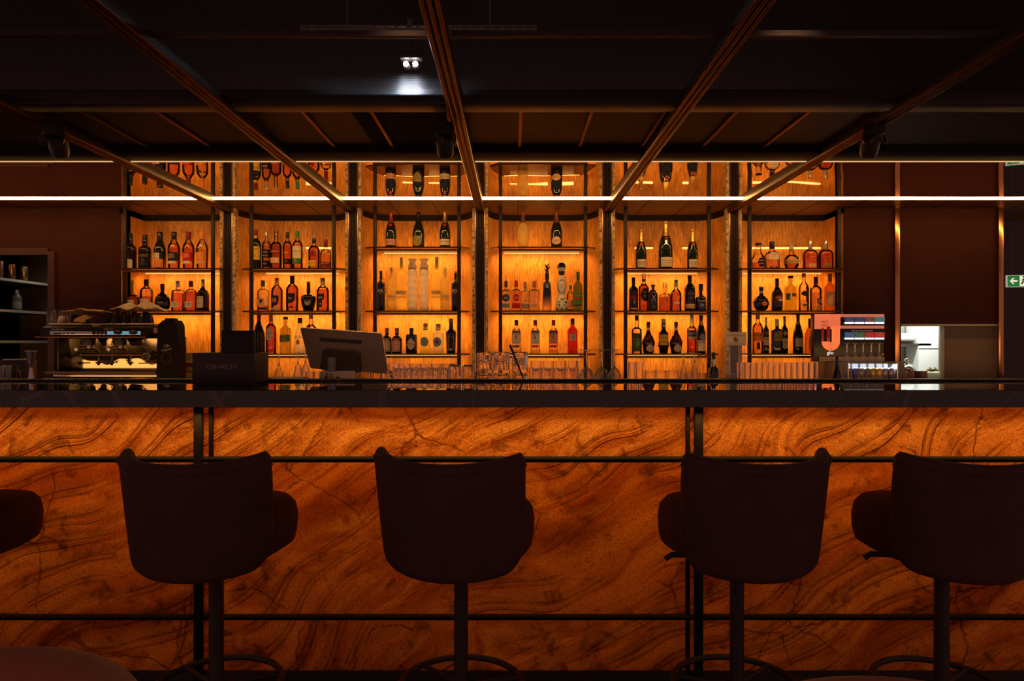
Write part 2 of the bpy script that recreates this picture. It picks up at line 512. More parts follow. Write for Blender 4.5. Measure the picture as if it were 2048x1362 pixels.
ORD = ['first', 'second', 'third', 'fourth', 'fifth', 'sixth', 'seventh', 'eighth', 'ninth', 'tenth', 'eleventh', 'twelfth', 'thirteenth', 'fourteenth']
# ------------------------------------------------------------------ room shell
CZ = 2.425                     # underside of the bar canopy
DW, DU, DB = 6.05, 5.66, 5.78  # niche wall, shelf posts, bottle row
BAYS = [(250, 426), (503, 668), (750, 918), (1001, 1171), (1251, 1418), (1499, 1678)]
COLPX = [453, 705, 960, 1215, 1470]
BEAMX = [-2.37, -1.36, -0.266, 0.81, 1.84]

struct('floor', MB().box((0, 3.5, -0.05), (14, 12, 0.1)), pmat('dark_floor', (0.02, 0.012, 0.01), 0.25))
struct('ceiling', MB().box((0, 3.6, 3.2), (14, 9, 0.1)), M_CEIL)

# mirror canopy, brown soffit behind the light bar, dark sheets in front
struct('ceiling_mirror', MB().box((0, (4.17 + 5.33) / 2, CZ + 0.02), (11.0, 5.33 - 4.17, 0.04)), M_MIRROR)
mb = MB()
mb.box((0, (5.345 + 6.3) / 2, CZ + 0.02), (11.0, 6.3 - 5.345, 0.04))
for k in range(-12, 13):
    x = k * 0.345 + 0.05
    mb.box((x, 5.7, CZ - 0.0006), (0.008, 0.68, 0.003), 1)
struct('ceiling_soffit', mb, [M_SOFFIT, M_DARK])
struct('trim_1', MB().box((0, 4.075, CZ + 0.02), (11.0, 0.19, 0.075), bevel=0.006), pmat('trim_black', (0.018, 0.011, 0.011), 0.6, 0.0, 0.15))
mb = MB().box((0, 3.65, CZ + 0.03), (11.0, 0.68, 0.02))
struct('ceiling_sheets', mb, M_PANEL)
mb = MB()
for px in (155, 305, 452, 600, 740, 893, 1042, 1185, 1334, 1478, 1625, 1775):
    x = X(px, 3.32)
    x *= (CZ - CAMZ) / (Z(222, 3.32) - CAMZ)
    mb.box((x, 3.65, CZ + 0.012), (0.017, 0.66, 0.012))
struct('trim_2', mb, pmat('sheet_seam', (0.30, 0.12, 0.05), 0.4, 1.0))
struct('trim_3', MB().box((0, 3.295, CZ + 0.004), (11.0, 0.05, 0.02), bevel=0.004), M_BEAMB)
struct('trim_4', MB().box((0, 3.225, CZ + 0.02), (11.0, 0.10, 0.07), bevel=0.004), M_BLACK)

# beams: dark core with two bronze rounds below
for bx in BEAMX:
    mb = MB()
    mb.box((bx, 3.55, CZ - 0.004), (0.072, 4.75, 0.05), 0, bevel=0.004)
    for dx in (-0.026, 0.0, 0.026):
        mb.tube([(bx + dx, 1.2, CZ - 0.028), (bx + dx, 3.5, CZ - 0.028), (bx + dx, 5.92, CZ - 0.028)], 0.010, 10, 1)
    struct('beam', mb, [M_BLACK, M_BEAMB])

# expanded-metal panels between the beams: tilted zigzag strands
M_MESHD = pmat('expanded_metal_dark', (0.10, 0.10, 0.11), 0.35, 1.0)
def mesh_panel(x0, x1, y0, y1, z, label, px=0.0095, py=0.026, hw=0.0011):
    mb = MB()
    n = int((x1 - x0) / px); rows = int((y1 - y0) / (py / 2))
    V = []; F = []
    for r in range(rows):
        ya = y0 + r * py / 2; yb = ya + py / 2 * 1.05
        rise = 0.53 * (yb - ya)
        for k in range(n):
            xa = x0 + (k + 0.5) * px
            for s_ in (-1, 1):
                xb = xa + s_ * px / 2
                a, b = (xa, xb) if r % 2 == 0 else (xb, xa)
                i0 = len(V)
                V += [(a - hw, ya, z - rise / 2), (a + hw, ya, z - rise / 2), (b + hw, yb, z + rise / 2), (b - hw, yb, z + rise / 2)]
                F.append((i0, i0 + 1, i0 + 2, i0 + 3))
    mb.addm(V, F)
    mb.box(((x0 + x1) / 2, y0 - 0.008, z), (x1 - x0, 0.02, 0.02), 1)
    o = obj('mesh_ceiling_panel', mb, [M_MESHMETAL, M_BLACK], None, 0)
    tag(o, label, 'ceiling panel', 'expanded metal ceiling panels')
    return o
bb = [-3.4] + BEAMX + [3.0]
names = ['far left end', 'second bay from the left', 'bay lit by the twin white lamp', 'bay just right of the lit one', 'second bay from the right', 'far right end']
for i in range(6):
    mesh_panel(bb[i] + 0.042, bb[i + 1] - 0.042, 2.52, 3.17, CZ + 0.01, 'expanded metal mesh ceiling panel between dark beams, ' + names[i], px=0.0095 if i in (2, 3) else 0.019, py=0.026 if i in (2, 3) else 0.05, hw=0.0011 if i in (2, 3) else 0.0016)
o = mesh_panel(BEAMX[1] + 0.56, BEAMX[2] - 0.042, 3.33, 3.97, CZ + 0.014, 'fine metal mesh sheet behind the mesh panel lit by the lamp', px=0.009, py=0.020)

# perforated cable tray above the mesh
DT = 3.05
zt = Z(50, DT); xa, xb = X(600, DT), X(1075, DT)
t = thing('cable_tray', 'perforated grey metal cable tray hanging above the mesh ceiling', 'cable tray', ((xa + xb) / 2, DT, zt))
mb = MB(); L_ = xb - xa
hgt = 0.062
ns = 22
for r_, (z0, z1) in enumerate(((0.0, -0.006), (-0.013, -0.027), (-0.033, -0.047), (-0.056, -hgt))):
    mb.box((0, 0, (z0 + z1) / 2), (L_, 0.002, abs(z1 - z0)))
for r_, (z0, z1) in enumerate(((-0.006, -0.013), (-0.027, -0.033), (-0.047, -0.056))):
    for k in range(ns + 1):
        mb.box((-L_ / 2 + (k + (0.5 if r_ == 1 else 0.0)) * L_ / ns * 0.98 + 0.006, 0, (z0 + z1) / 2), (0.014, 0.002, abs(z1 - z0)))
mb.box((0, 0.05, -0.001), (L_, 0.1, 0.002))
obj('tray_side', mb, M_STEELR, t, 0)
mb = MB(); mb.box((0, -0.006, -0.02), (0.022, 0.003, 0.09))
for k in range(4): mb.box((0, -0.0085, 0.015 - k * 0.022), (0.007, 0.002, 0.007), 1)
o = obj('hanger_strap', mb, [M_STEELR, M_BLACK], t, 0, loc=(X(820, DT) - (xa + xb) / 2, 0, 0))
mb = MB().tube([(-L_ * 0.3, 0, 0), (-L_ * 0.3, 0, 3.16 - zt)], 0.004, 6)
mb.tube([(L_ * 0.3, 0, 0), (L_ * 0.3, 0, 3.16 - zt)], 0.004, 6)
obj('hanging_rod', mb, M_STEELR, t)

# twin emergency lamp above the mesh
DL = 3.55
pl = P(820, 122, DL)
t = thing('twin_spot_lamp', 'small twin white LED spot lamp shining above the mesh ceiling', 'lamp', (pl.x, pl.y, pl.z))
obj('housing', MB().box((0, 0.05, 0.045), (0.12, 0.06, 0.04), bevel=0.008), M_PLASTICB, t)
mb = MB()
mb.tube([(0, 0.05, 0.06), (0, 0.05, 3.155 - pl.z)], 0.006, 8)
obj('drop_rod', mb, M_BLACK, t)
for dx in (-0.027, 0.022):
    r = obj('lamp_head', MB().lathe([(0.012, 0.0), (0.02, 0.012), (0.021, 0.045), (0.012, 0.05)], 16, axis='Y', cap=True), M_PLASTICB, t, loc=(dx, 0.048, 0.0))
    obj('bulb', MB().lathe([(0.001, -0.012), (0.009, -0.009), (0.0135, -0.002), (0.0135, 0.004)], 14, axis='Y'), pmat('cool_bulb', (1, 1, 1), 0.3, emit=(0.85, 0.97, 1.0), es=60.0), t, loc=(dx, 0.036, -0.0))
for dx in (-0.03, 0.025):
    l = bpy.data.lights.new('twin_lamp_light', 'SPOT'); l.energy = 10.0; l.color = (0.8, 0.9, 1.0); l.shadow_soft_size = 0.015
    l.spot_size = math.radians(75); l.spot_blend = 0.6
    o = bpy.data.objects.new('twin_lamp_light', l); COL.objects.link(o)
    o.location = (pl.x + dx, pl.y - 0.03, pl.z); o.rotation_euler = (math.radians(68), 0, PI)
    o.rotation_euler = (math.radians(40), 0, PI) if False else (math.radians(-52), 0, 0)

# ceiling spots hanging at the canopy edge
def ceiling_spot(px, label, tint=M_BLACK):
    D = 3.45
    x = X(px, D)
    t = thing('ceiling_spotlight', label, 'spotlight', (x, D, CZ - 0.02), 0, 'dark spotlights under the canopy edge')
    obj('mount', MB().lathe([(0.048, 0.0), (0.051, -0.006), (0.051, -0.056), (0.046, -0.062)], 24), tint, t)
    R = Matrix.Rotation(math.radians(22), 3, 'X')
    for s_ in (-1, 1): obj('yoke_arm', MB().tube([(s_ * 0.052, 0, -0.05), (s_ * 0.054, -0.004, -0.085), (s_ * 0.05, -0.01, -0.10)], 0.006, 8), M_BRONZE, t)
    h = obj('lamp_barrel', MB().lathe([(0.030, -0.165), (0.040, -0.150), (0.046, -0.11), (0.046, -0.075), (0.038, -0.064)], 24, rot=R), tint, t)
    obj('lens_ring', MB().lathe([(0.020, -0.018), (0.022, -0.012), (0.022, 0.012), (0.016, 0.018)], 16, axis='Y', c=(-0.018, -0.05, -0.095)), tint, t)
    l = bpy.data.lights.new('spotlight_beam', 'SPOT'); l.energy = 40; l.color = (1.0, 0.60, 0.32); l.spot_size = math.radians(105); l.spot_blend = 0.9; l.shadow_soft_size = 0.025
    lo = bpy.data.objects.new('spotlight_beam', l); COL.objects.link(lo); lo.location = (x, D - 0.0, CZ - 0.20); lo.rotation_euler = (math.radians(14), 0, 0)
    return t
ceiling_spot(889, 'black spotlight hanging beside the bronze beam under the lit mesh')
ceiling_spot(107, 'black spotlight under the canopy at the left, before the dark wall')
ceiling_spot(1748, 'black spotlight under the canopy at the right, before the bronze strip')

# LED bar behind the mirror, in the pieces between the beams
ends = [-5.4] + BEAMX + [5.4]
nm = ['at the far left end', 'over the coffee machine bay', 'over the second shelf bay', 'over the vodka shelf bay', 'over the gin shelf bay', 'running to the far right end']
for i in range(6):
    a, b = ends[i], ends[i + 1]
    a += 0.04 if i else 0; b -= 0.04 if i < 5 else 0
    mb = MB(); n = max(3, int((b - a) / 0.2))
    for k in range(n):
        xa, xb = a + (b - a) * k / n, a + (b - a) * (k + 1) / n
        mb.quad((xa, 5.31, CZ - 0.009), (xa, 5.335, CZ - 0.009), (xb, 5.335, CZ - 0.009), (xb, 5.31, CZ - 0.009))
        mb.quad((xa, 5.31, CZ), (xa, 5.31, CZ - 0.009), (xb, 5.31, CZ - 0.009), (xb, 5.31, CZ))
        mb.quad((xa, 5.335, CZ - 0.009), (xa, 5.335, CZ), (xb, 5.335, CZ), (xb, 5.335, CZ - 0.009))
    o = obj('led_light_bar', mb, M_LEDBAR, None, 0)
    tag(o, 'glowing warm LED bar along the canopy ' + nm[i], 'light', 'LED bars along the canopy')
    mb = MB()
    mb.box(((a + b) / 2, 4.174, CZ - 0.0185), (b - a, 0.008, 0.005))  # glowing bar stands in for the trim edge lit by the LED bar
    o = obj('trim_edge_glow', mb, M_TRIMGLOW, None, 0)
    tag(o, 'lit trim edge drawn as glowing line at canopy front ' + nm[i], 'light', 'glowing trim edges at the canopy front')

# ------------------------------------------------------------------ niches
def niche(i):
    l, r = BAYS[i]
    if i == 0: x0, x1 = X(245, 5.7), X(COLPX[0], 5.7) - 0.062
    elif i == 5: x0, x1 = X(COLPX[4], 5.7) + 0.062, X(1684, 5.7)
    else: x0, x1 = X(COLPX[i - 1], 5.7) + 0.062, X(COLPX[i], 5.7) - 0.062
    cw = 0.20
    pts = []
    def dep(t): return DW - 0.29 * (1 - math.sqrt(max(0, 1 - t * t)))
    N = 12
    if i > 0:
        for k in range(N, -1, -1):
            t = math.sin(PI / 2 * k / N); pts.append((x0 + cw * (1 - t), dep(t)))
    else: pts += [(x0, DU + 0.02), (x0, DW)]
    if i < 5:
        for k in range(0, N + 1):
            t = math.sin(PI / 2 * k / N); pts.append((x1 - cw * (1 - t), dep(t)))
    else: pts += [(x1, DW), (x1, DU + 0.02)]
    mb = MB()
    for a, b in zip(pts[:-1], pts[1:]):
        mb.quad((a[0], a[1], 0.98), (b[0], b[1], 0.98), (b[0], b[1], CZ), (a[0], a[1], CZ))
    struct('wall_niche', mb, M_VENEER, 60)
    mb = MB()     # curved dark header
    for a, b in zip(pts[:-1], pts[1:]):
        z0 = 2.376
        mb.quad((a[0], a[1] - 0.03, z0), (b[0], b[1] - 0.03, z0), (b[0], b[1] - 0.03, CZ), (a[0], a[1] - 0.03, CZ))
        mb.quad((a[0], a[1] + 0.005, z0), (b[0], b[1] + 0.005, z0), (b[0], b[1] - 0.03, z0), (a[0], a[1] - 0.03, z0))
    struct('trim_5', mb, MATS['trim_black'], 60)
    return x0, x1
NX = [niche(i) for i in range(6)]

for k, px in enumerate(COLPX):
    xc = X(px, 5.7)
    mb = MB()
    mb.box((xc, 5.80, 1.70), (0.074, 0.16, 1.46), 0)
    for dx in (-0.022, 0.0, 0.022):
        mb.lathe([(0.0105, 0.98), (0.0105, CZ)], 12, (xc + dx, 5.722, 0), mi=0)
    for s_ in (-1, 1):
        mb.lathe([(0.0065, 0.98), (0.0065, CZ)], 12, (xc + s_ * 0.038, 5.722, 0), mi=1)
        mb.box((xc + s_ * 0.0535, 5.755, 1.70), (0.024, 0.07, 1.46), 2)
    struct('column', mb, [M_DARK, M_BRONZE, M_EDGE])

# shelving in each bay
GLINTZ = 2.137
SHZ = {}
pos = ['the far left bay', 'the second bay from the left', 'the third bay from the left', 'the fourth bay from the left', 'the fifth bay from the left', 'the far right bay']
WALLGLINT = [None, [(612, 662)], [(805, 825), (858, 880)], [(1020, 1034), (1056, 1096), (1124, 1147)], [(1270, 1306), (1365, 1377)], [(1505, 1678)]]  # spans of glowing bars that stand in for broken reflections on the wall
def shelf_unit(i):
    l, r = BAYS[i]
    xl, xr = X(l, DU), X(r, DU)
    xc = (xl + xr) / 2; w = xr - xl
    t = thing('bottle_shelf', 'dark bronze bottle shelf with lit underside in ' + pos[i], 'shelf', (xc, DU, 1.0), 0, 'backlit bottle shelves')
    for s_ in (-1, 1):
        obj('post', MB().box((s_ * w / 2, 0, (CZ - 1.0) / 2), (0.030, 0.022, CZ - 1.0), bevel=0.004), M_DARK, t)
    tops = [2.091 if i in (2, 3) else 1.915, 1.564] + ([1.208] if i else [])
    SHZ[i] = tops + ([1.208] if not i else [])
    for z in tops:
        zz = z - 1.0
        wl = 0.085 if i > 0 else 0.03; wr = 0.085 if i < 5 else 0.05
        a, b = -w / 2, w / 2
        poly = [(a - wl, 0.02), (a - 0.02, -0.035), (b + 0.02, -0.035), (b + wr, 0.02), (b + wr * 0.8, 0.10), (b - 0.01, 0.29), (a + 0.01, 0.29), (a - wl * 0.8, 0.10)]
        sh = obj('shelf', MB().prism(poly, zz - 0.012, zz), pmat('shelf_bronze', (0.10, 0.042, 0.018), 0.22, 0.8), t)
        obj('front_rail', MB().box((0, -0.024, zz - 0.026), (w, 0.014, 0.020), bevel=0.004), pmat('rail_bronze', (0.16, 0.065, 0.028), 0.25, 0.9), sh)
        obj('light_strip', MB().box((0, 0.262, zz - 0.018), (w * 0.92, 0.010, 0.005)), M_LEDSHELF, sh)
        area_light('shelf_light', (xc, DU + 0.262, z - 0.026), (math.radians(18), 0, 0), w * 0.95, 0.014, 2.7 if z > 1.4 else 0.9, LED)
        area_light('shelf_up_light', (xc, DU + 0.255, z + 0.006), (math.radians(168), 0, 0), w * 0.92, 0.012, 1.1, LED)
    if WALLGLINT[i]:
        for p0, p1 in WALLGLINT[i]:
            x0, x1 = X(p0, 6.04) - xc, X(p1, 6.04) - xc
            x1 = min(x1, w / 2 + 0.02)
            obj('wall_glint_bar', MB().box(((x0 + x1) / 2, 6.043 - DU, GLINTZ - 1.0), (x1 - x0, 0.008, 0.014)), M_LEDSHELF, t)
for i in range(6): shelf_unit(i)

# ------------------------------------------------------------------ left wall with its recess
xw = NX[0][0]
xo = X(103, 5.75)
struct('wall_left', MB().box(((xw + xo) / 2, 5.77, 1.24), (xw - xo, 0.1, 2.48))
       .box(((xo - 6.0) / 2, 5.77, (Z(510, 5.75) + 2.48) / 2), (6.0 + xo, 0.1, 2.48 - Z(510, 5.75)))
       .box((-5.9, 5.77, 1.24), (1.9, 0.1, 2.48)), M_WALL)
mb = MB()
mb.box((xo + 0.03, 5.715, 1.6), (0.055, 0.02, 0.95 * 1.0 * (Z(510, 5.72) + 0.03 - 0.95) / 0.62 * 0.62 / 0.95))
mb = MB()
zt_ = Z(510, 5.72)
mb.box((xo + 0.028, 5.712, (zt_ + 0.9) / 2), (0.056, 0.02, zt_ - 0.9 + 0.056))
mb.box((xo - 0.6, 5.712, zt_ + 0.028), (1.2, 0.02, 0.056))
struct('trim_6', mb, pmat('red_brown_trim', (0.045, 0.012, 0.009), 0.5))
M_RECESS = pmat('recess_paint', (0.17, 0.11, 0.065), 0.7)
mb = MB()
mb.box((-4.5, 6.85, 1.2), (2.0, 0.06, 2.4)).box((-4.95, 6.3, 1.2), (0.06, 1.1, 2.4), 1).box((xo + 0.05, 6.3, 1.2), (0.06, 1.1, 2.4))
struct('wall_recess', mb, [M_RECESS, MATS['trim_black']])
area_light('recess_light', (-4.25, 6.35, 2.1), (0, 0, 0), 0.4, 0.5, 1.0, (1.0, 0.85, 0.66))
t = thing('recess_shelf', 'grey shelf boards in the recess at the far left', 'shelf', (-4.72, 6.27, 1.0))
for py in (555, 618, 681):
    z = Z(py, 6.0)
    sb = obj('shelf_board', MB().box((-0.003, 0, z - 1.0 - 0.011), (0.434, 1.06, 0.022)), pmat('board_shaded', (0.07, 0.05, 0.04), 0.6), t)  # board coloured dark to stand for its shaded underside, edge stays grey
    obj('front_edge', MB().box((0.218, 0, z - 1.0 - 0.011), (0.008, 1.06, 0.023)), pmat('grey_board', (0.55, 0.55, 0.5), 0.5), sb)
obj('side_board', MB().box((0.19, -0.46, 0.30 - 0.17), (0.06, 0.06, 0.32)), MATS['grey_board'], t)

# ------------------------------------------------------------------ right wall with pass-through
xr0 = NX[5][1]
wl_, wr_ = X(1798, 5.75), X(2000, 5.75)
zt_ = Z(652, 5.75)
mb = MB()
mb.box(((xr0 + wl_) / 2, 5.77, 1.24), (wl_ - xr0, 0.1, 2.48))
mb.box(((wl_ + wr_) / 2, 5.77, (zt_ + 2.48) / 2), (wr_ - wl_, 0.1, 2.48 - zt_))
mb.box(((wl_ + wr_) / 2, 5.77, 0.48), (wr_ - wl_, 0.1, 0.96))
struct('wall_right', mb, M_WALL)
struct('trim_7', MB().box((X(1794, 5.7), 5.705, 1.70), (0.040, 0.03, 1.46), bevel=0.003).box((X(2001, 5.7), 5.705, 1.70), (0.040, 0.03, 1.46), bevel=0.003), pmat('copper_strip', (0.62, 0.28, 0.12), 0.22, 1.0))
struct('window_1', MB().box(((wl_ + wr_) / 2, 5.73, zt_ + 0.008), (wr_ - wl_, 0.03, 0.016))
       .box((X(1884, 5.74), 5.74, (zt_ + 0.96) / 2), (0.020, 0.03, zt_ - 0.96)), pmat('hatch_frame', (0.35, 0.33, 0.30), 0.4))
o = obj('sliding_hatch', MB().box(((X(1886, 5.76) + wr_) / 2, 5.765, (zt_ + 0.96) / 2), (wr_ - X(1886, 5.76), 0.012, zt_ - 0.96)), pmat('hatch_grey', (0.16, 0.11, 0.085), 0.5))
tag(o, 'dark grey sliding panel closing the right part of the kitchen hatch', 'panel')
struct('wall_kitchen', MB().box((3.53, 6.55, 1.3), (1.3, 0.06, 2.6)).box((2.93, 6.2, 1.3), (0.06, 0.72, 2.6)).box((4.135, 6.2, 1.3), (0.03, 0.72, 2.6)).box((3.53, 6.2, 2.62), (1.3, 0.76, 0.05)), pmat('white_tile', (0.34, 0.34, 0.30), 0.4))
# far right: corridor wall and exit sign
struct('wall_corridor', MB().box((6.4, 8.6, 1.5), (4.6, 0.1, 3.0)).box((4.17, 7.2, 1.5), (0.03, 2.74, 3.0)).box((3.5, 5.87, 2.8), (1.4, 0.05, 0.62)), pmat('corridor_wall', (0.05, 0.03, 0.028), 0.6))
# ------------------------------------------------------------------ bar counter
ZB = 1.124
t = thing('bar_counter', 'long bar counter with black marble top and glowing orange stone front', 'bar counter', (0, 2.53, 0))
obj('marble_top', MB().box((0, 0.29, ZB - 0.0325), (10.4, 0.58, 0.065), bevel=0.002), M_MARBLE, t, 0)
obj('rear_rim', MB().box((0, 0.572, ZB + 0.006), (10.4, 0.016, 0.012), bevel=0.003), M_MARBLE, t)
pxs = [-5.025, -3.111, -1.197, 0.717, 2.631, 4.545]
for a, b in zip([-5.2] + pxs, pxs + [5.2]):
    mb = MB().box(((a + b) / 2, 0.107, (0.036 + ZB - 0.06) / 2), (b - a - 0.008, 0.012, ZB - 0.06 - 0.036))
    o = obj('stone_panel', mb, M_RELIEF, t, 0)
for px in pxs:
    obj('post', MB().box((px - 0.003, 0.083, 0.53), (0.034, 0.022, 1.06), bevel=0.006), MATS['trim_black'], t)
    s_ = 1 if px < 0 else -1
    obj('thin_post', MB().tube([(px + s_ * 0.043, 0.088, 0.0), (px + s_ * 0.043, 0.088, 1.06)], 0.009, 10), MATS['trim_black'], t)
for zz in (0.852, 0.248):
    obj('rail', MB().tube([(-5.2, 0.085, zz), (0, 0.085, zz), (5.2, 0.085, zz)], 0.0118, 12), MATS['trim_black'], t)
obj('plinth', MB().box((0, 0.115, 0.018), (10.4, 0.04, 0.036)), M_BLACK, t)
obj('back_board', MB().box((0, 0.50, 0.53), (10.4, 0.02, 1.05)), pmat('cavity_white', (0.35, 0.3, 0.22), 0.8), t)

t = thing('service_counter', 'dark work surface behind the bar carrying glasses and the monitor', 'counter', (0, 3.45, 0))
obj('worktop', MB().box((0, 0, 1.035), (10.4, 0.64, 0.03)), M_BLACK, t)
obj('cabinet_body', MB().box((0, 0, 0.51), (10.4, 0.60, 1.02)), M_BLACK, t)
obj('light_strip', MB().box((0, 0.326, 0.965), (10.0, 0.012, 0.10)), pmat('work_strip', (0.9, 0.6, 0.3), 0.5, emit=(1.0, 0.42, 0.09), es=1.3), t)
t = thing('back_counter', 'dark counter below the bottle shelves carrying the coffee machine', 'counter', (0, 5.40, 0))
obj('worktop', MB().box((0, 0, 0.985), (8.4, 0.62, 0.03)), M_DARK, t)
obj('cabinet_body', MB().box((0, 0.02, 0.485), (8.4, 0.54, 0.97)), M_BLACK, t)

# ------------------------------------------------------------------ bar stools
def stool_parts(t):
    # curved backrest shell: thick section swept along a plan arc
    mb = MB(); nu = 34
    def plan(u):
        a = u * math.radians(66)
        return 0.256 * math.sin(a), -0.205 * math.cos(a) - 0.0 + 0.03 * (1 - math.cos(a)), a
    sec = []
    V = []; rings = []
    for k in range(nu + 1):
        u = -1 + 2 * k / nu
        x, y, a = plan(u)
        nx, ny = math.sin(a) * 0.9, -math.cos(a)
        q = abs(u)
        zt = 0.948 + 0.028 * q ** 2.2 - (0.02 * max(0, (q - 0.93) / 0.07) ** 2)
        zb = 0.588 + 0.03 * q ** 2 + 0.07 * max(0, (q - 0.66) / 0.34) ** 2.8
        th = 0.026 * (1.0 if q < 0.9 else max(0.35, 1 - ((q - 0.9) / 0.1) ** 2 * 0.65))
        ring = []
        m = 10
        prof = []
        for j in range(7):                    # outer side going up
            f = j / 6
            prof.append((th, zb + 0.03 + (zt - zb - 0.06) * f, f))
        for j in range(1, 6):
            w = PI * j / 6
            prof.append((th * math.cos(w), zt - 0.03 + 0.03 * math.sin(w), 1))
        for j in range(7):
            f = 1 - j / 6
            prof.append((-th, zb + 0.03 + (zt - zb - 0.06) * f, f))
        for j in range(1, 6):
            w = PI + PI * j / 6
            prof.append((th * math.cos(w), zb + 0.03 + 0.03 * math.sin(w), 0))
        for o_, z, f in prof:
            fl = 0.95 + 0.05 * f ** 0.8       # wider at the top
            lean = -0.035 * f
            ring.append(Vector((x * fl + nx * o_, y * (0.97 + 0.03 * f) + lean + ny * o_, z)))
        rings.append(ring)
    n = len(rings[0]); F = []
    for r in rings: V += r
    for k in range(nu):
        for j in range(n):
            j2 = (j + 1) % n
            F.append((k * n + j, (k + 1) * n + j, (k + 1) * n + j2, k * n + j2))
    F.append(tuple(range(n))); F.append(tuple(nu * n + j for j in range(n - 1, -1, -1)))
    mb.addm(V, F)
    bk = obj('backrest', mb, M_STOOL, t, 60)
    pp = []
    for k in range(nu + 1):
        u = -1 + 2 * k / nu
        r = rings[k]
        pp.append(r[6] + Vector((0, -0.0015, 0.004)))
    obj('piping', MB().tube(pp, 0.0035, 6), M_STOOL, bk)
    mb = MB().lathe([(0.10, 0.615), (0.185, 0.617), (0.214, 0.635), (0.221, 0.67), (0.223, 0.715), (0.216, 0.752), (0.198, 0.774), (0.14, 0.784), (0.06, 0.787), (0.004, 0.788)], 40, e=2.7, sy=1.02, c=(0, 0.035, 0))
    obj('seat', mb, M_STOOL, t, 60)
    obj('seat_plate', MB().box((0, 0.03, 0.606), (0.2, 0.2, 0.016), bevel=0.004).lathe([(0.05, 0.575), (0.06, 0.60)], 20).tube([(-0.06, 0.05, 0.60), (-0.19, 0.08, 0.600), (-0.21, 0.085, 0.585)], 0.009, 8), M_BLACK, t)
    obj('post', MB().lathe([(0.026, 0.02), (0.0225, 0.03), (0.0225, 0.58)], 20), M_BLACK, t)
    mb = MB()
    mb.tube([(0.2 * math.cos(a), 0.2 * math.sin(a), 0.19) for a in [2 * PI * k / 40 for k in range(40)]], 0.0105, 8, closed=True)
    for a in (PI / 6, PI * 5 / 6, PI * 3 / 2):
        mb.tube([(0.02 * math.cos(a), 0.02 * math.sin(a), 0.19), (0.2 * math.cos(a), 0.2 * math.sin(a), 0.19)], 0.008, 8)
    obj('foot_ring', mb, M_BLACK, t)
    obj('base_plate', MB().lathe([(0.22, 0.0), (0.22, 0.008), (0.19, 0.014), (0.03, 0.022)], 40), M_BLACK, t)
ST = [(-0.957, 2.21, -7, 'dark upholstered bar stool before the left frame post of the bar front'),
      (-0.165, 2.21, -15, 'dark upholstered bar stool before the middle of the bar front'),
      (0.728, 2.21, 11, 'dark upholstered bar stool before the right frame post of the bar front'),
      (1.385, 2.20, 6, 'dark upholstered bar stool at the right, cut by the frame edge'),
      (-1.835, 2.21, 0, 'dark bar stool at the far left with only its seat edge showing')]
s0 = None
for x, y, a, lab in ST:
    if s0 is None:
        s0 = thing('bar_stool', lab, 'bar stool', (x, y, 0), math.radians(a), 'bar stools along the counter'); stool_parts(s0)
    else: dup(s0, (x, y, 0), math.radians(a), lab)

# tub chairs right before the camera, only their rounded tops show
def tub_chair(x, y, top, rz, lab, first=None):
    if first: return dup(first, (x, y, 0), rz, lab)
    t = thing('tub_chair', lab, 'armchair', (x, y, 0), rz, 'tub chairs before the camera')
    mb = MB(); V = []; F = []
    nu, R = 36, 0.30
    prof = [(0.0, 0.30), (0.03, 0.28), (0.055, 0.40), (0.06, 0.60), (0.055, 0.73), (0.035, 0.795), (0.0, 0.81), (-0.03, 0.79), (-0.045, 0.72), (-0.045, 0.45)]
    n = len(prof)
    for k in range(nu + 1):
        a = math.radians(-110 + 220 * k / nu)
        q = abs(-1 + 2 * k / nu)
        dz = -0.16 * q ** 2.6
        for o_, z in prof:
            zz = 0.28 + (z - 0.28) * (1 + dz / 0.49)
            V.append(((R + o_) * math.sin(a), (R + o_) * math.cos(a), zz))
    for k in range(nu):
        for j in range(n):
            j2 = (j + 1) % n
            F.append((k * n + j, (k + 1) * n + j, (k + 1) * n + j2, k * n + j2))
    F.append(tuple(range(n))); F.append(tuple(nu * n + j for j in range(n - 1, -1, -1)))
    mb.addm(V, F)
    obj('backrest', mb, M_TUB, t, 60)
    obj('seat', MB().lathe([(0.2, 0.27), (0.27, 0.29), (0.285, 0.36), (0.26, 0.43), (0.15, 0.45), (0.004, 0.452)], 36), M_TUB, t, 60)
    for sx in (-1, 1):
        for sy in (-1, 1):
            obj('leg', MB().tube([(sx * 0.18, sy * 0.18, 0.29), (sx * 0.22, sy * 0.22, 0.0)], [0.018, 0.011], 10), M_BLACK, t)
    return t
tc = tub_chair(-0.80, 0.80, 0.80, 0.0, 'rust coloured tub chair top at the bottom left corner')
tub_chair(0.525, 0.70, 0.80, 0.0, 'rust coloured tub chair top peeking in at the bottom right', tc)
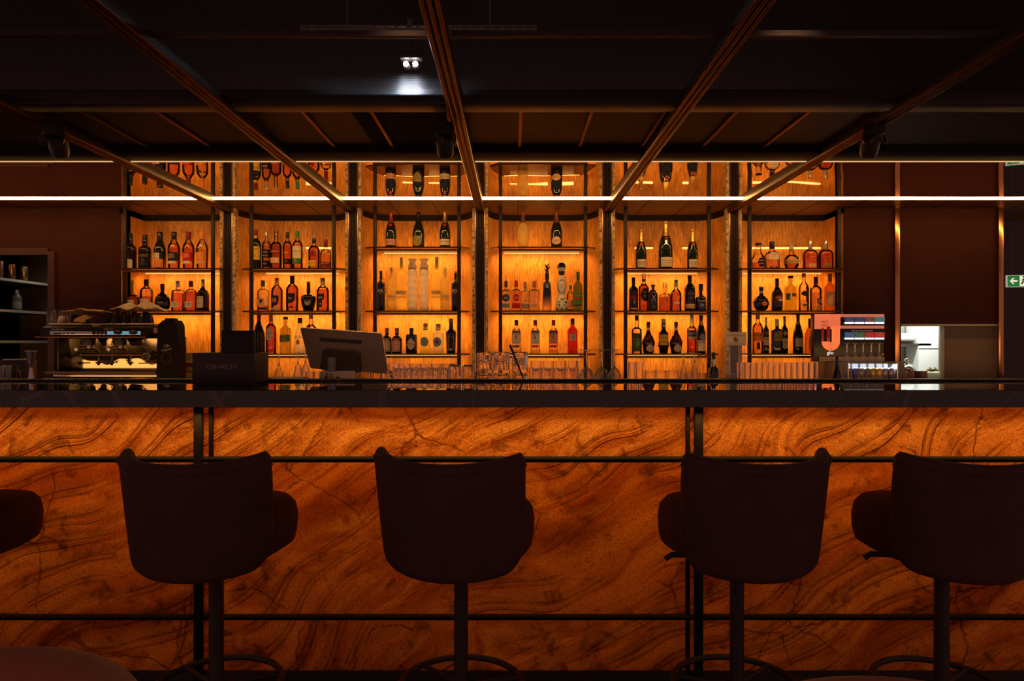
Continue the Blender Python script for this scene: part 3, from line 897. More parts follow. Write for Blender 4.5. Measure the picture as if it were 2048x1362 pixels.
# ------------------------------------------------------------------ bottles
# profiles: (radius, height) as shares of half width and of total height, up to the cap
K = {
 'whisky': dict(p=[(0.93, 0), (1, .015), (1, .58), (.97, .64), (.85, .70), (.55, .755), (.38, .79), (.34, .83), (.33, .93)], cap=.85, cr=.38),
 'islay':  dict(p=[(0.93, 0), (1, .015), (1, .52), (.98, .585), (.85, .64), (.50, .69), (.40, .72), (.43, .78), (.40, .84), (.35, .88), (.34, .95)], cap=.84, cr=.38),
 'glen':   dict(p=[(0.86, 0), (.90, .015), (.95, .25), (1, .46), (.99, .56), (.88, .64), (.62, .72), (.44, .77), (.36, .80), (.36, .93)], cap=.80, cr=.40, flare=.46),
 'nikka':  dict(p=[(0.88, 0), (.90, .015), (.96, .3), (1, .46), (.93, .56), (.68, .68), (.48, .76), (.42, .80), (.42, .95)], cap=.76, cr=.46),
 'champ':  dict(p=[(0.93, 0), (1, .012), (1, .40), (.97, .47), (.80, .585), (.55, .70), (.40, .785), (.33, .85), (.31, .955), (.35, .962), (.35, .985), (.30, 1.0)], cap=None, foil=.69),
 'cognac': dict(p=[(0.93, 0), (1, .015), (1, .45), (.96, .54), (.80, .63), (.52, .70), (.30, .745), (.26, .78), (.26, .95)], cap=.78, cr=.30),
 'slope':  dict(p=[(0.93, 0), (1, .015), (1, .40), (.93, .50), (.64, .66), (.40, .76), (.30, .82), (.28, .95)], cap=.83, cr=.33),
 'maker':  dict(p=[(0.93, 0), (1, .02), (1, .37), (.95, .44), (.68, .51), (.30, .56), (.22, .60), (.20, .95)], cap=.575, cr=.235),
 'bulb':   dict(p=[(0.55, 0), (.70, .02), (.95, .18), (1, .32), (.90, .48), (.62, .60), (.34, .665), (.24, .70), (.22, .92)], cap=.78, cr=.26, sy=.7),
 'royal':  dict(p=[(0.60, 0), (.64, .02), (.88, .22), (1, .40), (.96, .48), (.70, .555), (.36, .60), (.27, .64), (.25, .80), (.24, .95)], cap=.80, cr=.24),
 'square': dict(p=[(0.96, 0), (1, .01), (1, .645), (.97, .675), (.72, .70), (.40, .715), (.33, .73), (.32, .93)], cap=.79, cr=.36, e=5.0, sy=.72),
 'flat':   dict(p=[(0.95, 0), (1, .012), (1, .58), (.95, .645), (.74, .70), (.42, .735), (.33, .76), (.32, .93)], cap=.80, cr=.37, e=3.2, sy=.6),
 'tall':   dict(p=[(0.94, 0), (1, .012), (1, .60), (.97, .65), (.76, .70), (.42, .74), (.34, .77), (.33, .95)], cap=.79, cr=.37),
 'belv':   dict(p=[(0.94, 0), (1, .012), (1, .63), (.97, .67), (.80, .715), (.42, .75), (.34, .77), (.31, .95)], cap=.795, cr=.28),
 'slim':   dict(p=[(0.94, 0), (1, .012), (1, .65), (.93, .70), (.55, .74), (.35, .76), (.33, .95)], cap=.80, cr=.33),
 'apoth':  dict(p=[(0.95, 0), (1, .012), (1, .55), (.95, .61), (.72, .675), (.42, .71), (.38, .74), (.36, .95)], cap=.80, cr=.42, wide=.93),
 'hend':   dict(p=[(0.94, 0), (1, .012), (1, .70), (.97, .735), (.80, .75), (.36, .757), (.32, .78), (.32, .95)], cap=.80, cr=.36),
 'malfy':  dict(p=[(0.95, 0), (1, .01), (1, .64), (.96, .68), (.70, .705), (.48, .72), (.42, .76), (.42, .95)], cap=.86, cr=.40, e=3.0),
 'beef':   dict(p=[(0.96, 0), (1, .01), (1, .64), (.96, .66), (.82, .70), (.46, .755), (.40, .775), (.38, .95)], cap=.83, cr=.40, e=4.5, sy=.85),
 'roku':   dict(p=[(0.80, 0), (.83, .015), (.93, .40), (1, .56), (.95, .62), (.65, .665), (.42, .70), (.36, .85), (.33, .95)], cap=.88, cr=.38),
 'millo':  dict(p=[(1.0, 0), (1, .015), (.92, .35), (.80, .66), (.74, .72), (.50, .77), (.36, .80), (.36, .93)], cap=.81, cr=.42),
 'bene':   dict(p=[(0.70, 0), (.76, .015), (.90, .18), (1, .33), (.95, .39), (.72, .50), (.42, .63), (.27, .73), (.24, .85), (.28, .90), (.28, .97), (.22, 1.0)], cap=None),
 'monte':  dict(p=[(0.62, 0), (.68, .02), (.86, .18), (1, .205), (.92, .28), (.84, .35), (.82, .55), (.80, .60), (.60, .655), (.38, .70), (.36, .76), (.40, .86), (.36, .90)], cap=.87, cr=.38),
 'fern':   dict(p=[(0.93, 0), (1, .012), (1, .47), (.95, .54), (.70, .67), (.48, .76), (.38, .84), (.36, .95)], cap=.89, cr=.42),
 'campari':dict(p=[(0.95, 0), (1, .01), (1, .60), (.95, .635), (.70, .665), (.42, .70), (.36, .74), (.36, .95)], cap=.78, cr=.39),
 'blanton':dict(p=[(0.60, 0), (.70, .02), (.97, .20), (1, .36), (.92, .50), (.66, .60), (.36, .645), (.32, .67), (.30, .84)], cap=.80, cr=.30),
 'wood':   dict(p=[(0.95, 0), (1, .012), (1, .48), (.96, .56), (.80, .64), (.48, .69), (.30, .705), (.27, .72), (.27, .93)], cap=.72, cr=.27, e=2.6, sy=.55),
 'jack':   dict(p=[(1.0, 0), (1, .02), (1, .32), (.93, .43), (.72, .51), (.62, .56), (.50, .61), (.40, .66), (.36, .84)], cap=.90, cr=.42, e=3.0, sy=.8),
 'gent':   dict(p=[(0.96, 0), (1, .015), (1, .44), (.97, .52), (.84, .60), (.48, .66), (.33, .695), (.31, .72), (.31, .93)], cap=.75, cr=.36, e=2.8, sy=.7),
 'disc':   dict(p=[(0.42, 0), (.52, .02), (.84, .12), (1, .29), (.98, .38), (.80, .52), (.48, .615), (.30, .655), (.26, .70), (.25, .93)], cap=.86, cr=.28, sy=.45),
 'bail':   dict(p=[(0.93, 0), (1, .012), (1, .47), (.97, .54), (.76, .64), (.46, .72), (.36, .755), (.34, .95)], cap=.775, cr=.35),
 'abs':    dict(p=[(0.95, 0), (1, .012), (1, .62), (.95, .675), (.70, .72), (.42, .745), (.34, .77), (.34, .95)], cap=.93, cr=.44),
 'malibu': dict(p=[(0.94, 0), (1, .012), (1, .38), (.94, .48), (.70, .62), (.46, .74), (.40, .80), (.38, .95)], cap=.85, cr=.40),
 'dict':   dict(p=[(0.90, 0), (1, .02), (1, .40), (.90, .50), (.55, .56), (.34, .60), (.26, .70), (.24, .95)], cap=.73, cr=.34, flare=.42),
 'bumbu':  dict(p=[(0.80, 0), (.97, .03), (1, .12), (1, .55), (.92, .68), (.62, .78), (.30, .82), (.28, .93)], cap=.93, cr=.42),
 'apple':  dict(p=[(0.95, 0), (1, .012), (.93, .22), (.98, .44), (.94, .56), (.72, .65), (.42, .70), (.32, .73), (.30, .95)], cap=.76, cr=.33),
 'decant': dict(p=[(0.95, 0), (1, .015), (1, .50), (.96, .56), (.80, .60), (.40, .635), (.28, .67), (.27, .88)], cap=.83, cr=.30, e=4.0, sy=.7),
}
MC = {}
def C(name, col, **kw):
    MC[name] = pmat('c_' + name, col, **kw); return MC[name]
for n_, c_, kw_ in [
    ('black', (0.012, 0.010, 0.010), dict(rough=0.3)), ('ink', (0.02, 0.012, 0.012), dict(rough=0.12)), ('navy', (0.03, 0.045, 0.10), dict(rough=0.35)),
    ('red', (0.55, 0.012, 0.01), dict(rough=0.35)), ('dkred', (0.22, 0.01, 0.008), dict(rough=0.35)), ('pinkfoil', (0.60, 0.12, 0.10), dict(rough=0.3, metal=0.8)),
    ('gold', (0.80, 0.50, 0.12), dict(rough=0.3, metal=0.9)), ('silver', (0.6, 0.56, 0.52), dict(rough=0.3, metal=0.9)), ('brownfoil', (0.28, 0.09, 0.04), dict(rough=0.35, metal=0.4)),
    ('cream', (0.78, 0.64, 0.46), dict(rough=0.6)), ('white', (0.82, 0.76, 0.68), dict(rough=0.5)), ('yellow', (0.85, 0.55, 0.05), dict(rough=0.5)),
    ('pink', (0.75, 0.36, 0.28), dict(rough=0.5)), ('orange', (0.85, 0.26, 0.05), dict(rough=0.5)), ('green', (0.05, 0.22, 0.05), dict(rough=0.45)), ('dkgreen', (0.03, 0.08, 0.03), dict(rough=0.4)),
    ('cork', (0.36, 0.18, 0.08), dict(rough=0.7)), ('grey', (0.30, 0.34, 0.33), dict(rough=0.5)), ('bluegrey', (0.28, 0.32, 0.40), dict(rough=0.5)), ('greengrey', (0.30, 0.42, 0.34), dict(rough=0.5)),
    ('olive', (0.32, 0.24, 0.06), dict(rough=0.5)), ('peach', (0.80, 0.48, 0.26), dict(rough=0.5)), ('blue', (0.03, 0.08, 0.32), dict(rough=0.4)), ('tan', (0.55, 0.36, 0.16), dict(rough=0.6)),
    ('text', (0.05, 0.03, 0.025), dict(rough=0.6)), ('beige', (0.60, 0.45, 0.26), dict(rough=0.6))]:
    C(n_, c_, **kw_)
BODY = {
 'clear': M_BGLASS, 'black': pmat('black_glass', (0.012, 0.009, 0.009), 0.08, coat=0.5), 'dkgreen': pmat('dark_green_glass', (0.010, 0.016, 0.007), 0.08, coat=0.5),
 'dkbrown': pmat('dark_brown_glass', (0.022, 0.008, 0.005), 0.08, coat=0.5), 'winered': pmat('wine_dark_glass', (0.05, 0.006, 0.006), 0.08, coat=0.5),
 'frosty': frosted('frosted_glass', (1.0, 0.90, 0.48), 0.85), 'frostw': frosted('white_frosted_glass', (1.0, 0.95, 0.82), 0.7), 'ceramic': frosted('white_ceramic', (1.0, 0.94, 0.84), 0.42),
 'red': liquid('red_glass', (0.22, 0.002, 0.003)), 'greenglass': liquid('green_glass', (0.05, 0.12, 0.015)), 'olive': liquid('olive_glass', (0.42, 0.45, 0.10)), 'amberglass': liquid('amber_glass', (0.30, 0.07, 0.012)),
 'ombre': None,
}
LIQ = {'amber': (0.82, 0.28, 0.04), 'redamb': (0.72, 0.11, 0.014), 'dkamb': (0.40, 0.045, 0.006), 'gold': (0.85, 0.48, 0.12), 'pale': (0.95, 0.80, 0.50), 'orange': (0.85, 0.30, 0.05),
       'red': (0.55, 0.015, 0.008), 'dark': (0.08, 0.012, 0.004), 'pink': (0.90, 0.30, 0.16), 'yellow': (0.95, 0.62, 0.12)}
m_, nt_, b_, out_ = nodes_of('ombre_glass')
tc_ = coords(nt_, (1, 1, 1), kind='Generated'); sp_ = add(nt_, 'ShaderNodeSeparateXYZ'); nt_.links.new(tc_.outputs[0], sp_.inputs[0])
rp_ = ramp(nt_, [(0.10, (0.95, 0.72, 0.35)), (0.30, (0.30, 0.12, 0.03)), (0.42, (0.012, 0.016, 0.035))]); nt_.links.new(sp_.outputs[2], rp_.inputs[0])
nt_.links.new(rp_.outputs[0], b_.inputs['Base Color']); b_.inputs['Roughness'].default_value = 0.06
rt_ = ramp(nt_, [(0.12, (1, 1, 1)), (0.40, (0, 0, 0))]); nt_.links.new(sp_.outputs[2], rt_.inputs[0]); nt_.links.new(rt_.outputs[0], b_.inputs['Transmission Weight'])
BODY['ombre'] = m_

def interp(p, z):
    if z <= p[0][1]: return p[0][0]
    for (r0, z0), (r1, z1) in zip(p[:-1], p[1:]):
        if z0 <= z <= z1: return r0 + (r1 - r0) * (0 if z1 == z0 else (z - z0) / (z1 - z0))
    return p[-1][0]
def smooth_prof(p, sub=3):
    out = []
    for i in range(len(p) - 1):
        p0 = p[max(i - 1, 0)]; p1 = p[i]; p2 = p[i + 1]; p3 = p[min(i + 2, len(p) - 1)]
        big = (p2[1] - p1[1]) > 0.03
        n = sub if big else 1
        for k in range(n):
            t = k / n
            r = p1[0] + (p2[0] - p1[0]) * (t * t * (3 - 2 * t) if i > 1 and abs(p2[0] - p1[0]) > .05 and i < len(p) - 2 else t)
            out.append((r, p1[1] + (p2[1] - p1[1]) * t))
    out.append(p[-1]); return out

class Surf:
    """front surface of a bottle: maps (u across -1..1, z share) to a point"""
    def __init__(s, k, R, H):
        s.p = k['p']; s.R = R; s.H = H; s.e = k.get('e', 2.0); s.sy = k.get('sy', 1.0)
    def pt(s, u, z, off):
        r = interp(s.p, z) * s.R
        u = max(-0.985, min(0.985, u))
        x = u * s.R
        q = min(0.985, abs(x) / max(r, 1e-5)) if abs(x) < r else 0.985
        y = -r * s.sy * (1 - q ** s.e) ** (1 / s.e)
        return Vector((min(max(x, -r), r), y - off, z * s.H))

def patch(mb, S, uc, uh, z0, z1, shape='rect', mi=0, off=0.0007):
    zc, zh = (z0 + z1) / 2, (z1 - z0) / 2
    if shape == 'rect':
        n = 10; m = 3
        V = [S.pt(uc - uh + 2 * uh * i / n, z0 + (z1 - z0) * j / m, off) for j in range(m + 1) for i in range(n + 1)]
        F = [(j * (n + 1) + i, j * (n + 1) + i + 1, (j + 1) * (n + 1) + i + 1, (j + 1) * (n + 1) + i) for j in range(m) for i in range(n)]
        return mb.addm(V, F, mi)
    N = 24
    B = []
    for k in range(N):
        a = 2 * PI * k / N
        c, s_ = math.cos(a), math.sin(a)
        if shape == 'diamond': q = 1 / (abs(c) + abs(s_))
        elif shape == 'hex': q = 1 / max(abs(c) * 1.0 + abs(s_) * 0.5, abs(s_))
        elif shape == 'arch':
            q = 1.0 if s_ > 0 else 1 / max(abs(c), abs(s_))
        elif shape == 'shield':
            q = 1 / max(abs(c), abs(s_)) if s_ > 0 else 1.0
        else: q = 1.0
        B.append((c * q, s_ * q))
    V = [S.pt(uc, zc, off)]; F = []
    for ri, rr in enumerate((0.4, 0.75, 1.0)):
        V += [S.pt(uc + uh * x * rr, zc + zh * y * rr, off) for x, y in B]
    for k in range(N): F.append((0, 1 + k, 1 + (k + 1) % N))
    for ri in range(2):
        a, b = 1 + ri * N, 1 + (ri + 1) * N
        for k in range(N): F.append((a + k, b + k, b + (k + 1) % N, a + (k + 1) % N))
    return mb.addm(V, F, mi)

def surf_text(mb, S, t, uc, uh, zc, zh, mi, off=0.0014, vertical=False):
    V, F, asp = text_mesh(t)
    if vertical: P_ = [S.pt(uc - y * 2 * uh, zc + x / asp * 2 * zh, off) for x, y in V]
    else: P_ = [S.pt(uc + x / asp * 2 * uh, zc + y * 2 * zh, off) for x, y in V]
    mb.addm(P_, F, mi)

NB = 0
def bottle(bay, lv, cx, top, w, kind, body, liq, cap, labels, desc, dD=0.0, cap0=None):
    """labels: list of (part name, shape, uc, uh, z0, z1, colour, [text, colour, zc, zh, uh])"""
    k = K[kind]
    D = DB + dD
    z0 = SHZ[bay][lv]
    H = Z(top, D) - z0; R = w / 2 * D / FPX
    if H + z0 > 2.412: H = 2.412 - z0
    t = thing('bottle', desc, 'bottle', (X(cx, D), D, z0 + 0.0005))
    S = Surf(k, R, H)
    p = smooth_prof(k['p'])
    e, sy = k.get('e', 2.0), k.get('sy', 1.0)
    n = 28
    bm = BODY[body]
    pr = [(r * R, z * H) for r, z in p]
    obj('glass_body', MB().lathe([(pr[0][0] * 0.8, pr[0][1])] + pr, n, sy=sy, e=e), bm, t, 50)
    if liq:
        col, lvl = liq
        q = [(max(0.001, (r - 0.045) * R), (z + (0.012 if i == 0 else 0)) * H) for i, (r, z) in enumerate(p) if z < lvl]
        q = [(q[0][0], 0.02 * H)] + [a for a in q if a[1] > 0.03 * H]
        q.append(((interp(k['p'], lvl) - 0.045) * R, lvl * H))
        obj('liquid', MB().lathe(q, n, sy=sy, e=e), liquid('liquid_' + col, LIQ[col]), t, 50)
    c0 = cap0 or k['cap']
    if c0 and cap:
        cr = k['cr'] * R; fl = k.get('flare', k['cr']) * R
        capn = 'stopper' if cap in ('cork', 'clear') else 'cap'
        cm = M_BGLASS if cap == 'clear' else MC[cap]
        obj(capn, MB().lathe([(cr * 0.97, c0 * H), (cr, c0 * H + 0.001), (cr + (fl - cr) * .5, (c0 + 1) / 2 * H), (fl, H - 0.0015), (fl * 0.93, H)], 20), cm, t, 50)
    if k.get('foil') and cap:
        f0 = k['foil']
        q = [(r * R + 0.0006, z * H) for r, z in p if z >= f0]
        q = [((interp(k['p'], f0)) * R + 0.0006, f0 * H)] + q
        obj('foil', MB().lathe(q + [(0.002, H + 0.0006)], n), MC[cap], t, 50)
    elif kind == 'bene':
        q = [(r * R + 0.0006, z * H) for r, z in p if z >= 0.86]
        obj('cap', MB().lathe(q, n), MC['black'], t, 50)
    for lb in labels:
        nm, sh, uc, uh, a, b, colr = lb[:7]
        mb = MB(); mats = [MC[colr]]
        if sh != 'none': patch(mb, S, uc, uh, a, b, sh)
        for tx in lb[7:]:
            s_, tc, zc, zh, tu = tx[:5]
            if MC[tc] not in mats: mats.append(MC[tc])
            surf_text(mb, S, s_, uc + (tx[5] if len(tx) > 5 and not isinstance(tx[5], str) else 0), tu, zc, zh, mats.index(MC[tc]), vertical=(len(tx) > 5 and tx[5] == 'v'))
        obj(nm, mb, mats, t, 60)
    return t

LB = 'label'
T_ = bottle
# ---- bay 1, top shelf
T_(0,0,261,467,23,'islay','dkbrown',None,'black',[(LB,'rect',-.12,.82,.04,.27,'cream',('LAGAVULIN','text',.21,.016,.6)),('seal','arch',-.45,.33,.30,.55,'cream')],'dark bottle with cream label and oval seal, leftmost on the top shelf')
T_(0,0,290,470.5,24,'islay','black',None,'black',[(LB,'none',0,.8,.1,.4,'gold',('ARDBEG','gold',.40,.035,.72),('TEN','gold',.26,.018,.3),('ISLAY','gold',.18,.014,.35))],'black bottle with gold lettering, second on the far left bay top shelf')
T_(0,0,320,464,24,'nikka','black',None,'black',[('neck_label','none',0,.3,.8,.97,'white',('NIKKA','white',.88,.09,.22,'v')),(LB,'rect',-.3,.62,.26,.43,'cream',('FROM THE','text',.38,.03,.5),('BARREL','text',.30,.03,.5)),('liquid_band','rect',0,.93,.05,.27,'redamb_' if False else 'orange')],'black bottle with white vertical neck writing and amber lower band')
T_(0,0,348,464,23.5,'glen','clear',('redamb',.70),'black',[(LB,'rect',-.05,.90,.22,.45,'ink',('LASANTA','tan',.35,.06,.5)),('strip','rect',-.12,.76,.15,.22,'cream')],'amber bottle with black cap, black label and cream strip')
T_(0,0,377,464,23,'glen','clear',('redamb',.70),'dkred',[(LB,'rect',0,.90,.22,.45,'red',('QUINTA','peach',.35,.06,.5)),('strip','rect',-.1,.76,.15,.22,'cream')],'red whisky bottle with dark red cap beside the pale orange one')
T_(0,0,404.5,464,23,'glen','clear',('gold',.58),'orange',[(LB,'rect',0,.90,.22,.45,'orange',('X','peach',.35,.06,.2)),('strip','rect',-.1,.76,.15,.22,'peach')],'pale bottle with orange cap and orange label beside the shelf post')
# ---- bay 1, lower shelf
T_(0,1,265,561,28,'maker','clear',('dark',.52),'yellow',[(LB,'rect',-.1,.72,.12,.36,'cream',('MARK','text',.24,.03,.4)),('seal','oval',.2,.17,.385,.45,'red')],'dark whiskey bottle with tall yellow dipped neck and red seal')
T_(0,1,293,559,24,'whisky','clear',('dkamb',.46),'black',[(LB,'rect',-.1,.8,.1,.38,'cream')],'half full bottle with black cap behind the white cloth',0,.79)
T_(0,1,325,568,31,'bulb','black',None,'ink',[('crest','rect',.1,.28,.30,.32,'gold')],'round black cognac decanter behind the white cloth')
T_(0,1,356,562,23,'square','clear',('redamb',.585),'silver',[(LB,'rect',-.28,.64,.12,.31,'white',('VS','text',.235,.035,.25)),('print','none',0,.5,.4,.5,'peach',('MARTELL','peach',.44,.014,.45))],'square bottle of red cognac with white label marked VS')
T_(0,1,382,562,23,'flat','clear',('dkamb',.66),'dkred',[(LB,'rect',-.28,.64,.12,.31,'white',('VSOP','text',.235,.035,.42)),('print','none',0,.5,.4,.5,'peach',('MARTELL','peach',.44,.014,.45))],'dark cognac bottle with white label marked VSOP')
T_(0,1,406,559,24,'cognac','dkbrown',None,'silver',[(LB,'rect',-.25,.66,.10,.46,'cream',('HENNESSY','text',.40,.022,.5),('VERY SPECIAL','text',.25,.012,.5))],'dark brown cognac bottle with cream label, last beside the post')
# ---- bay 2, top shelf
T_(1,0,512,459.5,20,'whisky','dkgreen',None,'dkred',[(LB,'rect',0,.92,.24,.57,'yellow',('JAMESON','text',.50,.025,.75),('IRISH WHISKEY','text',.33,.012,.6)),('lower_label','rect',0,.85,.05,.22,'ink'),('neck_label','rect',0,.3,.78,.86,'yellow')],'dark green bottle with yellow label and red cap, leftmost on its shelf')
T_(1,0,533,463.5,18,'whisky','clear',('amber',.72),'silver',[(LB,'rect',0,.92,.31,.52,'ink',('CASK','cream',.46,.022,.6),('MATES','cream',.37,.02,.6)),('lower_label','rect',0,.92,.07,.24,'ink',('STOUT','cream',.16,.02,.5))],'amber bottle with two black labels beside the dark green one',.03)
T_(1,0,552,463.5,22,'tall','clear',('dkamb',.68),'clear',[(LB,'rect',-.1,.86,.16,.30,'peach',('15','red',.24,.02,.2)),('print','none',0,.6,.4,.6,'peach',('GLENLIVET','peach',.46,.018,.6))],'dark red whisky bottle with clear stopper and salmon wave label',-.03)
T_(1,0,575,465,18.5,'whisky','clear',('redamb',.76),'black',[(LB,'rect',0,.92,.14,.28,'ink',('18','gold',.22,.025,.2)),('print','none',0,.6,.4,.6,'peach',('GLENLIVET','peach',.45,.018,.6))],'amber bottle with black cap and low black label, fourth on its shelf')
T_(1,0,595,463,20,'whisky','clear',('amber',.76),'green',[(LB,'rect',-.05,.92,.29,.60,'cream',('THE','text',.55,.010,.2),('GLENLIVET','text',.47,.02,.7),('12','text',.39,.022,.2)),('lower_label','rect',-.05,.92,.14,.29,'green'),('medal','circle',-.1,.24,.18,.28,'gold')],'whisky bottle with green cap and cream label over green band')
T_(1,0,628,477,22.5,'whisky','clear',('redamb',.74),'black',[(LB,'rect',-.15,.68,.10,.28,'yellow',('ABERFELDY','text',.2,.014,.55)),('seal','circle',0,.35,.42,.60,'dkred')],'short red amber bottle with black cap and low yellow label')
T_(1,0,651.5,479,22,'gent','clear',('orange',.50),'dkred',[(LB,'rect',-.03,.92,.06,.25,'dkred',('ABERLOUR','peach',.20,.022,.75),('12','peach',.10,.018,.2))],'squat bottle with red cap and red label beside the right post')
# ---- bay 2, middle shelf
T_(1,1,526,561,22,'flat','clear',('amber',.18),'green',[(LB,'arch',-.2,.72,.18,.44,'peach',('CHIVAS','text',.38,.018,.5),('MIZUNARA','text',.24,.014,.5)),('badge','circle',-.2,.26,.27,.37,'ink'),('lower_label','rect',0,.85,.05,.12,'ink')],'nearly empty clear whisky bottle with green cap, leftmost on its shelf')
T_(1,1,554,556.5,22.5,'whisky','clear',('amber',.72),'gold',[(LB,'shield',-.15,.72,.16,.47,'ink',('18','cream',.33,.06,.3)),('lower_label','rect',-.1,.8,.03,.11,'cream')],'amber bottle with patterned gold cap and dark shield label',0,.77)
T_(1,1,584.5,552,24,'whisky','clear',('redamb',.70),'black',[(LB,'shield',-.1,.78,.22,.50,'ink',('XX','cream',.36,.03,.3)),('lower_label','rect',-.1,.5,.08,.13,'ink',('25','peach',.105,.014,.2))],'tall red amber bottle with black stopper and dark shield label',0,.77)
T_(1,1,617,563.6,30,'royal','black',None,'silver',[('neck_ring','none',0,.2,.7,.75,'silver'),('emblem','none',0,.4,.2,.4,'gold',('21','gold',.26,.025,.18))],'bulbous black ceramic whisky flagon with narrow foot')
T_(1,1,645.5,556.5,24.5,'whisky','clear',('redamb',.66),'silver',[(LB,'shield',-.15,.62,.30,.52,'ink',('XV','cream',.40,.03,.35)),('ribbon','rect',-.18,.34,.12,.31,'ink',('15','cream',.22,.02,.2))],'red amber bottle with silver cap and dark label with ribbon',0,.79)
# ---- bay 2, bottom shelf
T_(1,2,518,627,24,'slope','black',None,'dkred',[('neck_foil','none',0,.3,.7,.8,'dkred')],'black bottle with red neck behind the black caddy',0,.72)
T_(1,2,542,627,20,'tall','clear',('red',.76),'cork',[(LB,'oval',-.18,.80,.32,.64,'cream',('LILLET','dkred',.50,.03,.6),('ROUGE','dkred',.40,.012,.3))],'red aperitif bottle with big cream oval label')
T_(1,2,571,634,22,'abs','olive',None,'black',[(LB,'rect',-.3,.65,.31,.51,'olive',('ABSENTE','text',.44,.022,.5)),('side_label','rect',.62,.30,.32,.51,'green')],'olive green bottle with black stopper and green side label')
T_(1,2,600,636,23,'malibu','frostw',None,'black',[('print','none',-.1,.7,.3,.6,'orange',('MALIBU','text',.46,.04,.75)),('emblem','circle',-.08,.36,.24,.38,'orange',('Y','text',.335,.06,.22))],'white frosted rum bottle with black cap beside the monitor')
T_(1,2,622,628.5,22,'tall','clear',('pale',.5),'cork',[('ornament','rect',0,.16,.60,.70,'black'),('lower_ornament','rect',0,.16,.44,.55,'black')],'clear bottle with cork top behind the monitor',0,.88)
# ---- bay 3, top shelf
T_(2,0,782,423,22,'champ','dkgreen',None,'pinkfoil',[(LB,'rect',0,.90,.09,.25,'pink',('MOET & CHANDON','text',.18,.014,.7)),('seal','circle',-.02,.30,.585,.665,'red')],'champagne bottle with pink foil and pink label')
T_(2,0,837,425,24,'champ','dkgreen',None,'black',[(LB,'shield',-.12,.74,.06,.34,'olive',('CUVEE','text',.22,.012,.4))],'dark champagne bottle with olive shield label, middle of three')
T_(2,0,890,423,22,'champ','dkgreen',None,'gold',[(LB,'rect',0,.90,.09,.25,'cream',('MOET & CHANDON','text',.18,.014,.7)),('seal','circle',-.02,.30,.585,.665,'red')],'champagne bottle with gold foil and cream label on the third bay top shelf')
# ---- bay 3, middle shelf
T_(2,1,762,542,16.5,'slim','black',None,'black',[('print','none',0,.7,.4,.6,'white',('KETEL','white',.50,.032,.72),('VODKA','white',.44,.008,.4)),('cap_stripe','none',0,.2,.8,1,'gold')],'slim black vodka bottle beside the left post of the third bay')
T_(2,1,783,535,18.5,'belv','frosty',None,'white',[('print','rect',0,.93,.30,.36,'tan',('BELVEDERE','text',.26,.018,.85)),('neck_print','none',0,.3,.8,1,'text',('|||','text',.92,.03,.05,'v'))],'small yellow frosted vodka bottle, left one of the pair')
T_(2,1,803,515,23,'belv','frosty',None,'white',[('print','rect',0,.93,.31,.38,'tan',('BELVEDERE','text',.26,.018,.85)),('neck_print','none',0,.3,.8,1,'text',('|||','text',.92,.03,.05,'v'))],'large yellow frosted vodka bottle left of the white columns',.05)
T_(2,1,873.5,514,23,'belv','frosty',None,'white',[('print','rect',0,.93,.31,.38,'tan',('BELVEDERE','text',.26,.018,.85)),('neck_print','none',0,.3,.8,1,'text',('|||','text',.92,.03,.05,'v'))],'large yellow frosted vodka bottle right of the white columns',.05)
T_(2,1,890,535,18.5,'belv','frosty',None,'white',[('print','rect',0,.93,.30,.36,'tan',('BELVEDERE','text',.26,.018,.85)),('neck_print','none',0,.3,.8,1,'text',('|||','text',.92,.03,.05,'v'))],'small yellow frosted vodka bottle, right one of the pair',-.03)
T_(2,1,911,542,16.5,'slim','black',None,'gold',[('print','none',0,.7,.4,.6,'white',('KETEL','white',.50,.032,.72),('VODKA','white',.44,.008,.4))],'slim black vodka bottle beside the right post of the third bay')
for cx_, nm_ in ((825, 'left'), (848, 'right')):
    z0_ = SHZ[2][1]; H_ = Z(518, DB) - z0_; R_ = 10.2 * DB / FPX
    t = thing('totem_bottle', 'white stacked faceted bottle column, the ' + nm_ + ' one of the two', 'bottle', (X(cx_, DB), DB, z0_ + .0005), 0, 'white faceted bottle columns')
    pr = []
    nseg = 6
    for k in range(nseg):
        a = k / nseg * .80
        pr += [(R_ * .80, (a + .004) * H_), (R_, (a + .055) * H_), (R_ * 1.0, (a + .078) * H_), (R_ * .80, (a + .13) * H_)]
    obj('glass_body', MB().lathe(pr, 10), BODY['ceramic'], t, 20)
    obj('collar', MB().lathe([(R_ * .80, .80 * H_), (R_ * .80, .83 * H_)], 16), MC['beige'], t)
    obj('stopper', MB().lathe([(R_ * .84, .83 * H_), (R_ * .90, .855 * H_), (R_ * .55, .925 * H_), (R_ * .60, .945 * H_), (R_ * .92, .995 * H_), (R_ * .85, H_)], 10), BODY['ceramic'], t, 20)
